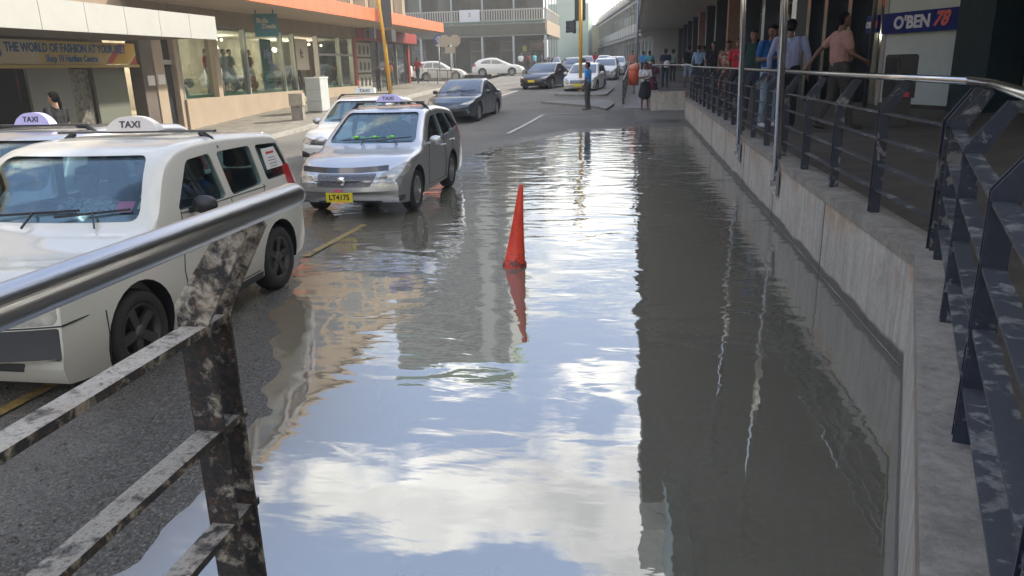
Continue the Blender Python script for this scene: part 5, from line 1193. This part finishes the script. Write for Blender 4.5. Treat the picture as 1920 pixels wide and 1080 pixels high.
for yy in (25.5, 28.0, 31.0, 36.5, 38.8):
    L_ = bpy.data.lights.new('shop_lamp', 'POINT'); L_.energy = 80; L_.color = (1, .86, .66); L_.shadow_soft_size = .12; L_.specular_factor = 0; lo = bpy.data.objects.new('shop_lamp', L_); C.objects.link(lo); lo.location = (X0-2.6, yy, 3.1)
# orange canopy
part_box(B_, 'canopy_slab', M_soff, X0, 21.35, 4.24, -12.02, 48.68, 4.70)
y = 21.35
while y < 48.6:
    y1_ = min(y+1.05, 48.72); b = MB(); b.box(-12.02, y+.006, 4.20, -11.98, y1_-.006, 4.74); b.build('canopy_panel', M_orange, B_); y += 1.05
part_box(B_, 'cornice', M_beige, X0-.2, 23.76, 13.0, X0+.25, 50.6, 13.4)
for k in range(11):
    y = 24.6+k*2.35; part_box(B_, 'window', M_dgl, X0-.1, y, 9.0, X0+.005, y+1.7, 11.2)
for k in range(11):
    y = 24.6+k*2.35; w_ = part_box(B_, 'window', M_dgl, X0-.1, y, 5.4, X0+.005, y+1.7, 7.2)
    b = MB()
    for q in range(7): b.box(X0-.02, y+.05+q*.25, 5.3, X0+.10, y+.10+q*.25, 7.3)
    b.build('louvre', M_beige, w_)
part_box(B_, 'fascia_sign', M_redp, X0, 41.0, 3.62, X0+.5, 51.2, 4.22)
text('fascia_text', 'SALE', .01, M_white, B_) if False else None
for y in (40.4, 50.5): part_box(B_, 'door_jamb', M_redp, X0-.2, y-.18, .3, X0+.12, y+.18, 3.64)
b = MB(); b.box(X0-.06, 43.2, .7, X0-.05, 50.3, 3.6); b.build('display_window', M_dgl, B_)
for y in (44.6, 46.2, 48.0): part_box(B_, 'mullion', M_alum, X0-.08, y-.04, .5, X0+.04, y+.04, 3.62)
for k in range(3):
    pb = part_box(B_, 'poster', mat('poster_board', (.30, .29, .24), .6), X0-.02, 40.8, 2.75-k*.85, X0+.04, 43.0, 3.5-k*.85)
    for q in range(3):
        b = MB(); b.prism([(41.1+q*.65, 2.9-k*.85), (41.4+q*.65, 2.85-k*.85), (41.5+q*.65, 3.25-k*.85), (41.2+q*.65, 3.35-k*.85)], lambda u, v, d: (d, u, v), X0+.04, X0+.05); b.build('print', M_black, pb)
# hanging teal sign
hs = empty('hanging_sign', (-13.5, 27.5, 3.3), R(22), 'square teal sign hanging from the orange canopy over the footpath', 'sign')
M_teal = mat('teal_sign', (.015, .15, .18), .5)
b = MB(); b.box(-.42, -.05, .0, .42, .05, .80); b.build('board', M_teal, hs)
for sx in (-.33, .28): b = MB(); b.tube([(sx, 0, .78), (sx, 0, .94)], .02, 8); b.build('hanger', M_black, hs)
text('lettering', 'Bula', .24, mat('sign_tan', (.42, .40, .32), .6), hs, (-.12, -.055, .56), (R(90), 0, 0), .004, .01); text('lettering', 'Deals', .22, MATS['sign_tan'], hs, (.10, -.055, .36), (R(90), 0, 0), .004, .01)
# utility cabinet, stone bollard, bag
ub = empty('utility_cabinet', (-12.35, 28.9, rise(28.9)+.14), R(-8), 'tall white utility cabinet on the left footpath', 'cabinet')
M_cab = mat('cabinet_paint', (.50, .53, .52), .5, var=.1); b = MB(); b.box(-.33, -.3, .05, .33, .3, 1.28); b.build('cabinet_body', M_cab, ub); b = MB(); b.box(-.35, -.32, 1.28, .35, .32, 1.33); b.build('cabinet_lid', M_white, ub)
for z in (.42, .85): b = MB(); b.box(-.33, -.306, z, .33, -.30, z+.012); b.build('seam', M_grsh, ub)
b = MB(); b.box(-.30, -.28, -.1, .30, .28, .05); b.build('plinth', M_cap, ub)
bo_ = empty('bollard', (-12.0, 26.2, .30), R(12), 'square stone bollard with a paler head on the left footpath', 'bollard')
b = MB(); b.box(-.2, -.2, -.15, .2, .2, .55); b.build('base', M_cap, bo_); b = MB(); b.box(-.24, -.24, .55, .24, .24, .98); b.build('head', mat('sandstone', (.36, .32, .25), .85, var=.2), bo_)
b = MB(); b.prism(rpoly([(-.2, 0), (.2, 0), (.22, .32), (-.22, .32)], .03), lambda u, v, d: (u, d, v), -.06, .06); b.tube([(-.1, 0, .32), (-.08, 0, .47), (.08, 0, .47), (.1, 0, .32)], .012, 6)
o = b.build('bag', M_black); o.location = (-14.85, 33.3, 1.25); o.rotation_euler = (0, 0, R(30)); tag(o, 'black carrier bag with a pale print held at the shop entrance', 'bag')
# traffic lights
M_sigy = mat('signal_yellow', (.62, .34, .02), .5, var=.12); M_sig = mat('signal_housing', (.05, .055, .065), .5)
def signal_head(root, x, y, z, w_, h_, ry, visor=True):
    b = MB(); b.prism(rpoly([(-w_/2, -h_/2), (w_/2, -h_/2), (w_/2, h_/2), (-w_/2, h_/2)], .09), lambda u, v, d: (u, d, v), -.03, .03); 
    b.box(-w_*.32, .03, -h_*.42, w_*.32, .22, h_*.42); o = b.build('signal_head', M_sig, root); o.location = (x, y, z); o.rotation_euler = (0, 0, ry)
    for k in range(3):
        c = MB(); c.lathe([(.10, 0), (.10, .20), (.095, .20), (.095, 0)], (0, 0, 0), 'y', 16); v = c.build('visor', M_sig, o); v.location = (0, .2, h_*.28*(1-k))
    return o
tl = empty('traffic_light', (-2.60, 38.0, rise(38)), 0, 'yellow traffic light pole on the island seen from behind with two dark signal heads', 'traffic light')
b = MB(); b.tube([(0, 0, 0), (0, 0, 4.6)], .085, 14); b.build('pole', M_sigy, tl)
b = MB(); b.lathe([(.2, 0), (.2, .05), (.12, .1), (.09, .2)]); b.build('base', M_sigy, tl)
signal_head(tl, -.03, .12, 3.98, .52, 1.25, 0); signal_head(tl, -.30, .02, 3.10, .45, .62, R(80))
tl = empty('traffic_light', (-11.7, 35.8, rise(35.8)), 0, 'leaning yellow traffic light pole with maroon signal heads before the orange canopy', 'traffic light')
b = MB(); b.tube([(.12, 0, 0), (0, 0, 2.5), (-.30, 0, 6.2)], .085, 14); b.build('pole', M_sigy, tl)
signal_head(tl, .15, .1, 4.0, .45, 1.3, R(20)); signal_head(tl, -.5, .05, 3.1, .40, .55, R(100)); signal_head(tl, .42, .05, 2.95, .42, .55, R(80))
# round blue sign, backs of two signs
def sign_post(x, y, h_, lbl, kind_):
    r_ = empty('road_sign', (x, y, rise(y)+.1), 0, lbl, 'sign'); b = MB(); b.tube([(0, 0, 0), (0, 0, h_)], .05, 10); b.build('post', M_alum, r_)
    if kind_ == 'round':
        b = MB(); b.lathe([(0, -.03), (.30, -.03), (.30, 0), (0, 0)], (0, 0, h_-.2), 'y', 20, sm=False); b.build('sign_face', mat('sign_royal', (.03, .07, .35), .5), r_)
        for k in range(6):
            a = k*math.pi/3; b = MB(); b.prism([(-.05, 0), (.05, 0), (.0, .12)], lambda u, v, d: (math.cos(a)*(v+.1)+math.sin(a)*u, d, h_-.2+math.sin(a)*(v+.1)-math.cos(a)*u), -.04, -.034); b.build('symbol', M_white, r_)
        b = MB(); b.box(-.2, -.03, h_-.66, .2, 0, h_-.52); b.build('plate', M_cab, r_)
    else:
        for dx in (-.32, .30):
            b = MB(); b.prism([(dx+.36*math.cos(R(22.5+45*q)), h_-.15+.36*math.sin(R(22.5+45*q))) for q in range(8)], lambda u, v, d: (u, d+(.02 if dx > 0 else 0), v), -.08, -.062); b.build('sign_face', mat('sign_back', (.36, .33, .27), .6), r_)
        b = MB(); b.box(-.3, -.09, h_-.85, .3, -.07, h_-.5); b.build('plate', MATS['sign_back'], r_)
sign_post(-13.2, 52, 3.0, 'round blue sign with a white symbol on a grey post', 'round'); sign_post(-10.85, 45.5, 2.75, 'pair of eight sided signs seen from behind on one post', 'oct')
fb = empty('barrier', (0, 0, 0), 0, 'low metal footpath barrier with thin bars in front of the side street cars', 'barrier')
for z in (.35, 1.0): b = MB(); b.bar((-13.6, 50.3, rise(50)+z), (-10.4, 45.2, rise(45)+z), .05, .05); b.build('rail', M_alum, fb)
for k in range(30):
    t = k/29; x, yy = -13.6+3.2*t, 50.3-5.1*t; b = MB(); wd = .05 if k % 10 == 0 else .02; b.box(x-wd/2, yy-wd/2, rise(yy)+(.0 if wd > .03 else .35), x+wd/2, yy+wd/2, rise(yy)+1.0); b.build('bar', M_alum if wd < .03 else M_brown, fb)

# ------------------------------------------------------------------ verandah building across the junction
M_vgrey = mat('verandah_grey', (.16, .16, .145), .8, var=.15, vscale=2); M_vrail = mat('verandah_rail', (.38, .36, .32), .7); M_vgreen = mat('dull_green_paint', (.06, .12, .09), .6); M_vpost = mat('pale_post', (.30, .34, .36), .6)
V = empty('corner_building', (-8.1, 72, 0), 0, 'two storey grey corner building with a slatted balcony rail over a deep verandah', 'building')
def vfront(L0, nm_post, dirv, origin, n):
    pass
zf, z1, z2 = 1.45, 4.72, 5.95
b = MB(); b.box(-26, 3.0, 1.0, 0-.6, 3.3, 9.5); b.build('wall', M_intd, V)
b = MB(); b.box(-26, 0, z1, 0, 3.2, z1+.12); b.build('balcony_floor', M_vgrey, V)
b = MB(); b.prism([(0, z1+.10), (0, z1+.72), (.75, z1+1.14), (.82, z1+1.14), (.82, z1+1.02), (.05, z1+.10)], lambda u, v, d: (d, -u+.2, v), -26, .0); b.build('fascia', M_vgrey, V)
b = MB(); b.box(-20, -.62, z2-.05, .0, -.50, z2+.10); b.build('gutter', M_vgreen, V)
for k in range(8):
    x = -.08-k*2.95; b = MB(); b.box(x-.09, -.1, 1.35, x+.09, .08, z1); b.box(x-.07, .45, z2-.1, x+.07, .6, 9.6); b.build('post', M_vpost, V)
    b = MB(); b.box(x-1.7, 2.9, 1.5, x-.4, 2.98, 4.2); w_ = b.build('window', M_dgl, V)
    b = MB(); b.box(x-1.78, 2.86, 1.4, x-1.7, 2.96, 4.3); b.box(x-.4, 2.86, 1.4, x-.32, 2.96, 4.3); b.box(x-1.7, 2.86, 3.5, x-.4, 2.96, 3.58); b.box(x-1.79, 2.855, 4.3, x-.31, 2.965, 4.37); b.build('frame', M_vgrey, w_)
    b = MB(); b.box(x-1.9, 2.95, 6.4, x-.7, 2.99, 8.6); b.build('window', M_dgl, V)
b = MB(); b.box(-24, .35, 7.02, 0, .47, 7.12); b.box(-24, .38, z2+.15, 0, .44, z2+.22); b.build('handrail', M_vrail, V)
sb = MB()
for k in range(100): x = -.15-k*.235; sb.box(x-.05, .385, z2+.2, x+.05, .42, 7.03)
o = sb.build('balustrade', M_vrail, V); o['kind'] = 'stuff'
b = MB(); b.box(-26, .2, 9.5, .2, 3.2, 9.8); b.build('roof', M_vgrey, V)
b = MB(); b.box(-8.1, .25, 6.0, -6.2, .30, 7.15); o = b.build('banner', mat('white_banner', (.55, .55, .58), .6), V); text('emblem', 'S', .5, M_ink, o, (-7.15, .24, 6.7), (R(90), 0, 0), .004)
b = MB(); b.box(-2.6, 2.7, 3.4, -2.2, 2.75, 3.9); b.build('notice', mat('yellow_notice', (.45, .40, .06), .6), V)
# its flank, receding up the street
Fk = empty('flank_building', (-8.08, 72.1, 0), R(0), 'flank of the grey corner building with balcony and railings receding up the street', 'building')
b = MB(); b.box(-3.3, 3.4, 1.0, -2.9, 13, 9.6); b.build('wall', M_beige, Fk)
b = MB(); b.box(-3.2, .02, z1, -.02, 13, z1+.15); b.build('balcony_floor', M_vgrey, Fk); b = MB(); b.box(-.1, .2, z1+.1, .05, 13, z2+.1); b.build('fascia', M_beige, Fk)
b = MB(); b.box(-.14, .2, 7.02, -.02, 13, 7.12); b.build('handrail', M_vrail, Fk); sb = MB()
for k in range(32): sb.box(-.12, .5+k*.39, z2+.1, -.05, .62+k*.39, 7.03)
o = sb.build('balustrade', M_vrail, Fk); o['kind'] = 'stuff'
for k in range(5): b = MB(); y = .9+k*2.5; b.box(-.2, y-.08, 1.4, -.04, y+.08, z1); b.box(-.14, y-.06, z2, -.04, y+.06, 9.6); b.build('post', M_vpost, Fk)
b = MB(); b.box(-3.2, .02, 9.6, .3, 13, 9.8); b.build('roof', M_vgrey, Fk)
# tall office block behind (seen in the water)
T = empty('office_block', (0, 0, 0), 0, 'tall grey office block with bands of windows mirrored in the flood water', 'building')
M_off = mat('office_concrete', (.28, .28, .27), .85, var=.15); T.location = (-3.6, 0, 0); b = MB(); b.box(-27.0, 90, 1, -11.5, 104, 35.5); b.build('wall', M_off, T)
for k in range(9): b = MB(); b.box(-26.4, 89.9, 8+k*3.0, -15.5, 89.98, 9.6+k*3.0); b.build('window_band', M_dgl, T)
b = MB(); b.box(-15.2, 89.7, 5, -13.6, 90, 36.2); b.build('stair_column', mat('office_pale', (.42, .43, .41), .85), T)
for k in range(9): b = MB(); b.box(-13.2, 89.9, 8+k*3.0, -11.8, 89.98, 9.6+k*3.0); b.build('window_band', M_dgl, T)
b = MB(); b.box(-27.2, 89.6, 35.5, -11.3, 104.2, 37.6); b.build('parapet', mat('green_parapet', (.12, .24, .16), .7), T)
# buildings up the street
def street_block(nm, lbl, x, y, rz, L, h0, fl_, m_wall, m_rail, roof=True, par=True):
    r_ = empty(nm, (x, y, 0), rz, lbl, 'building')
    b = MB(); b.box(0.9, 0, 1, 8, L, h0); b.build('wall', m_wall, r_)
    for f in range(fl_):
        z = 1.9+f*3.6
        b = MB(); b.box(-.3, 0, z+2.9, .9, L, z+3.15); b.build('balcony_floor', m_rail, r_)
        n = int(L/3)
        for k in range(n):
            b = MB(); b.box(.84, .6+k*3, z+.3, .9, 2.2+k*3, z+2.5); b.build('window', M_dgl, r_)
            b = MB(); b.box(-.25, .2+k*3, z, -.1, .36+k*3, z+2.9); b.build('post', M_vrail, r_)
            if f > 0: b = MB(); b.box(-.22, .5+k*3, z-.2, -.16, 2.9+k*3, z+.8); b.build('balcony_panel', m_wall, r_)
    b = MB(); b.box(-.5, -.2, h0, 8.2, L+.2, h0+.35); b.build('cornice', m_rail, r_)
    if par:
        for k in range(int(L/4)): b = MB(); b.box(-.4, 1+k*4, h0+.35, .0, 1.9+k*4, h0+1.0); b.build('parapet_block', m_rail, r_)
    return r_
M_cw = mat('pale_colonial_wall', (.62, .60, .54), .85, var=.12); M_cg = mat('warm_grey_trim', (.46, .43, .39), .8)
gr_ = street_block('colonial_building', 'pale two storey colonial building with balconies and roof turrets up the street', .9, 84, R(7), 62, 8.9, 2, M_cw, M_cg)
b = MB(); b.box(-.75, 1.5, 8.9, -.6, 9, 10.2); o = b.build('roof_sign', mat('pale_blue_sign', (.40, .44, .60), .6), gr_)
street_block('cream_building', 'cream yellow building closing the view at the street end', -13.5, 152, R(-80), 14, 8.6, 1, mat('cream_wall', (.50, .45, .28), .85), M_cg, par=False)
b = MB(); b.box(-14, 128, 1, -7.5, 140, 11.5); b.box(-12.5, 127.9, 11.5, -9, 134, 14.2); tag(b.build('green_building', mat('pale_green_wall', (.36, .46, .40), .85, var=.1)), 'pale green tower building behind the corner verandah', 'building')
b = MB(); b.box(-5.5, 165, 1, 3, 180, 9.5); tag(b.build('distant_building', mat('hazy_wall', (.42, .42, .38), .9)), 'plain pale building farthest up the street', 'building')
b = MB(); b.box(-40, 130, 1, -20, 150, 14); tag(b.build('distant_building', MATS['hazy_wall']), 'plain pale block behind the grey corner building', 'building')
# street lamp pole standing up at the arcade edge
b = MB(); b.tube([(.12, 44, rise(44)), (.12, 44, 7)], .07, 12); tag(b.build('lamp_pole', mat('galvanised', (.30, .34, .38), .5, .5)), 'slim grey pole rising beside the arcade canopy edge', 'pole')
lb = empty('litter_bin', (-.02, 36.4, rise(36.4)), 0, 'orange litter bin on a post with a peach bag on top', 'bin')
b = MB(); b.lathe([(.02, .42), (.22, .42), (.27, 1.12), (.25, 1.12), (.2, .5)], n=20); b.build('bin_body', mat('bin_orange', (.50, .07, .02), .5), lb); b = MB(); b.tube([(0, 0, 0), (0, 0, .45)], .05, 8); b.build('post', M_alum, lb)
b = MB(); b.ball((0, 0, 1.2), .25, 12, 0, (1, 1, .7)); b.ball((.1, .05, 1.3), .15, 10, 0, (1, 1, .7)); b.build('liner', mat('peach_bag', (.75, .28, .16), .5), lb)

# ------------------------------------------------------------------ arcade on the right
AR = empty('arcade_building', (0, 0, 0), 0, 'long dark arcade building with ribbed canopy over the raised walkway', 'building')
M_ribs = mat('ribbed_soffit', (.62, .60, .54), .8, var=.15); M_acol = mat('dark_column', (.035, .04, .045), .35, var=.3, coat=.4); M_copper = mat('copper_tile', (.35, .20, .13), .5, var=.4, vscale=8); M_mint = mat('mint_panel', (.48, .56, .54), .45, var=.06)
M_teald = mat('dark_teal_cladding', (.012, .035, .045), .55, var=.3, spec=.2); M_arc = mat('arcade_concrete', (.34, .33, .30), .85, var=.3)
b = MB(); b.box(.28, 11.5, 5.5, 12, 128, 6.6); b.build('canopy_slab', M_arc, AR)
sb = MB()
for k in range(180): sb.box(.5, 20+k*.55, 5.40, 6.4, 20.2+k*.55, 5.498)
o = sb.build('soffit_ribs', M_ribs, AR); o['kind'] = 'stuff'
b = MB(); b.box(.9, -8, 4.6, 12, 11.45, 5.6); b.build('canopy_slab', M_arc, AR); b = MB(); b.box(.62, -8, 4.5, .88, 11.2, 5.9); b.build('canopy_fascia', mat('aqua_fascia', (.30, .42, .38), .6, var=.5, vscale=1.5, col2=(.14, .2, .18)), AR)
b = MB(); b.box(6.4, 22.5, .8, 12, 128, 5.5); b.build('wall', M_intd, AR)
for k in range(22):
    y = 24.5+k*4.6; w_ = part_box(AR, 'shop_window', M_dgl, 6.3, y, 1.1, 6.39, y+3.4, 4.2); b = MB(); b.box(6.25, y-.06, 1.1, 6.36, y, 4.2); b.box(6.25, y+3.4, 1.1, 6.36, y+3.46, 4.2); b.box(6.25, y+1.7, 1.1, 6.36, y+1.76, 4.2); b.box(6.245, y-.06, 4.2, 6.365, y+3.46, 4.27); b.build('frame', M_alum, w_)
for k, y in enumerate([23.5, 29, 34.5, 40, 46, 52, 58, 64, 70, 76, 84, 92, 100]):
    b = MB(); b.box(4.5, y, .9, 5.15, y+.65, 5.45); b.build('column', M_copper if k in (3, 6) else M_acol, AR)
# reflective shop glazing with pale yellow and white panels
for (x, y, w_, z0, z1_, m_) in [(6.28, 26.0, 1.2, 2.3, 3.6, mat('yellow_display', (.42, .40, .26), .6, var=.6, vscale=5)), (6.28, 29.3, 1.4, 2.0, 3.8, MATS['yellow_display']), (6.28, 33, 1.1, 1.6, 3.0, mat('poster_white', (.45, .42, .38), .6, var=.4))]:
    part_box(AR, 'display_poster', m_, x-.04, y, z0, x-.005, y+w_, z1_)
# mint wall with the blue sign, angled towards the road
ang = math.atan2(15.9-17.8, 6.0-5.2)
MW = empty('shop_wall', (5.2, 17.8, 1.0), ang, 'pale mint shop wall with the broad blue name band beside the speaker', 'shop front')
b = MB(); b.box(.12, 0, 0, 2.25, .2, 4.4); b.build('wall', M_mint, MW); b = MB(); b.box(.0, -.015, 0, .12, .2, 4.4); b.build('trim', M_alum, MW); b = MB(); b.box(.12, -.03, -.2, 2.5, .0, .06); b.build('skirting', M_black, MW)
b = MB(); b.box(-.7, .5, -.2, 0, .56, 4.4); b.build('glass_panel', M_dgl, MW)
b = MB(); b.box(2.25, -.25, -.25, 3.05, .5, 4.4); b.build('column', M_teald, MW)
b = MB(); b.box(3.05, .5, -.2, 8, .6, 4.4); b.build('glass_door', M_dgl, MW); b = MB(); b.box(3.35, .25, -.2, 3.47, .35, 4.4); b.box(3.95, .3, -.2, 4.2, .34, 4.4); b.build('door_frame', mat('green_grey_frame', (.20, .27, .24), .5), MW)
b = MB(); b.box(3.6, .45, 1.5, 4.4, .5, 1.9); b.build('door_sticker', M_acol, MW)
b = MB(); b.box(-3.8, .9, -.2, -.5, 1.0, 4.4); b.build('glass_panel', M_dgl, MW)
for x in (-3.6, -2.9, -2.0, -1.0): b = MB(); b.box(x, .6, -.2, x+.13, .9, 4.4); b.build('mullion', M_acol, MW)
M_signb = mat('navy_sign_band', (.006, .022, .17), .6, spec=.15); M_sw = mat('sign_white', (.60, .62, .68), .4); M_sr = mat('sign_red', (.55, .02, .03), .4)
bs = empty('shop_sign', (5.2, 17.8, 1.0), ang, 'broad navy blue sign band with white and red lettering on the mint wall', 'sign')
b = MB(); b.box(.12, -.14, 1.46, 2.42, -.04, 1.86); b.build('board', M_signb, bs)
text('lettering', "O'BEN", .33, M_sw, bs, (.97, -.145, 1.65), (R(90), 0, 0), .006, .012, 1.05); text('lettering', '78', .36, M_sr, bs, (1.72, -.145, 1.67), (R(90), 0, 0), .006, .014, 1.0, shear=.35)
b = MB(); b.box(-.42, -.10, 1.50, -.06, -.04, 1.86)
ss = empty('shop_sign', (5.2, 17.8, 1.0), ang, 'small navy blue sign with the same lettering left of the dark pole', 'sign'); b.build('board', M_signb, ss)
text('lettering', "O'BEN", .17, M_sw, ss, (-.29, -.105, 1.66), (R(90), 0, 0), .005, .008, .5); text('lettering', '78', .19, M_sr, ss, (-.12, -.105, 1.67), (R(90), 0, 0), .005, .008, .6)
b = MB(); b.tube([(4.85, 17.3, .9), (4.85, 17.3, 5.4)], .045, 12); tag(b.build('pole', M_acol), 'dark slim post standing where the blue sign band begins', 'pole')
sk = empty('loudspeaker', (4.22, 13.35, fl(4.28, 13.4)-.06), R(22), 'black loudspeaker on a stand with a small red label in front of the mint wall', 'speaker')
b = MB(); b.prism(rpoly([(-.19, .50), (.19, .50), (.19, 1.15), (.15, 1.18), (-.16, 1.18), (-.19, 1.15)], .012), lambda u, v, d: (u*(1-.25*max(0, d)), d, v), -.17, .12); b.build('cabinet', mat('speaker_black', (.022, .024, .026), .5), sk)
b = MB(); b.lathe([(0, -.165), (.10, -.165), (.14, -.185), (.155, -.175), (.155, -.16)], (0, 0, .75), 'y', 22); b.build('woofer', M_black, sk); b = MB(); b.prism([(-.13, .98), (.13, .98), (.16, 1.13), (-.16, 1.13)], lambda u, v, d: (u, d, v), -.18, -.16); b.build('horn', M_trim, sk)
b = MB(); b.box(-.02, -.176, .52, .08, -.171, .60); b.build('label', mat('label_red', (.6, .02, .06), .5), sk)
b = MB(); b.box(-.17, -.13, .0, .17, .12, .495); b.build('stand', mat('speaker_stand', (.03, .032, .034), .5), sk)

# ------------------------------------------------------------------ haze
m = bpy.data.materials.new('street_haze'); m.use_nodes = True; nt = m.node_tree; nt.nodes.clear()
o_ = N(nt, 'ShaderNodeOutputMaterial'); pv = N(nt, 'ShaderNodeVolumePrincipled'); pv.inputs['Density'].default_value = .0022; pv.inputs['Color'].default_value = (.95, .94, .90, 1); pv.inputs['Anisotropy'].default_value = .3
nt.links.new(pv.outputs[0], o_.inputs['Volume'])
b = MB(); b.box(-950, -950, -2, 950, 1550, 45); tag(b.build('haze', m), kind='stuff')
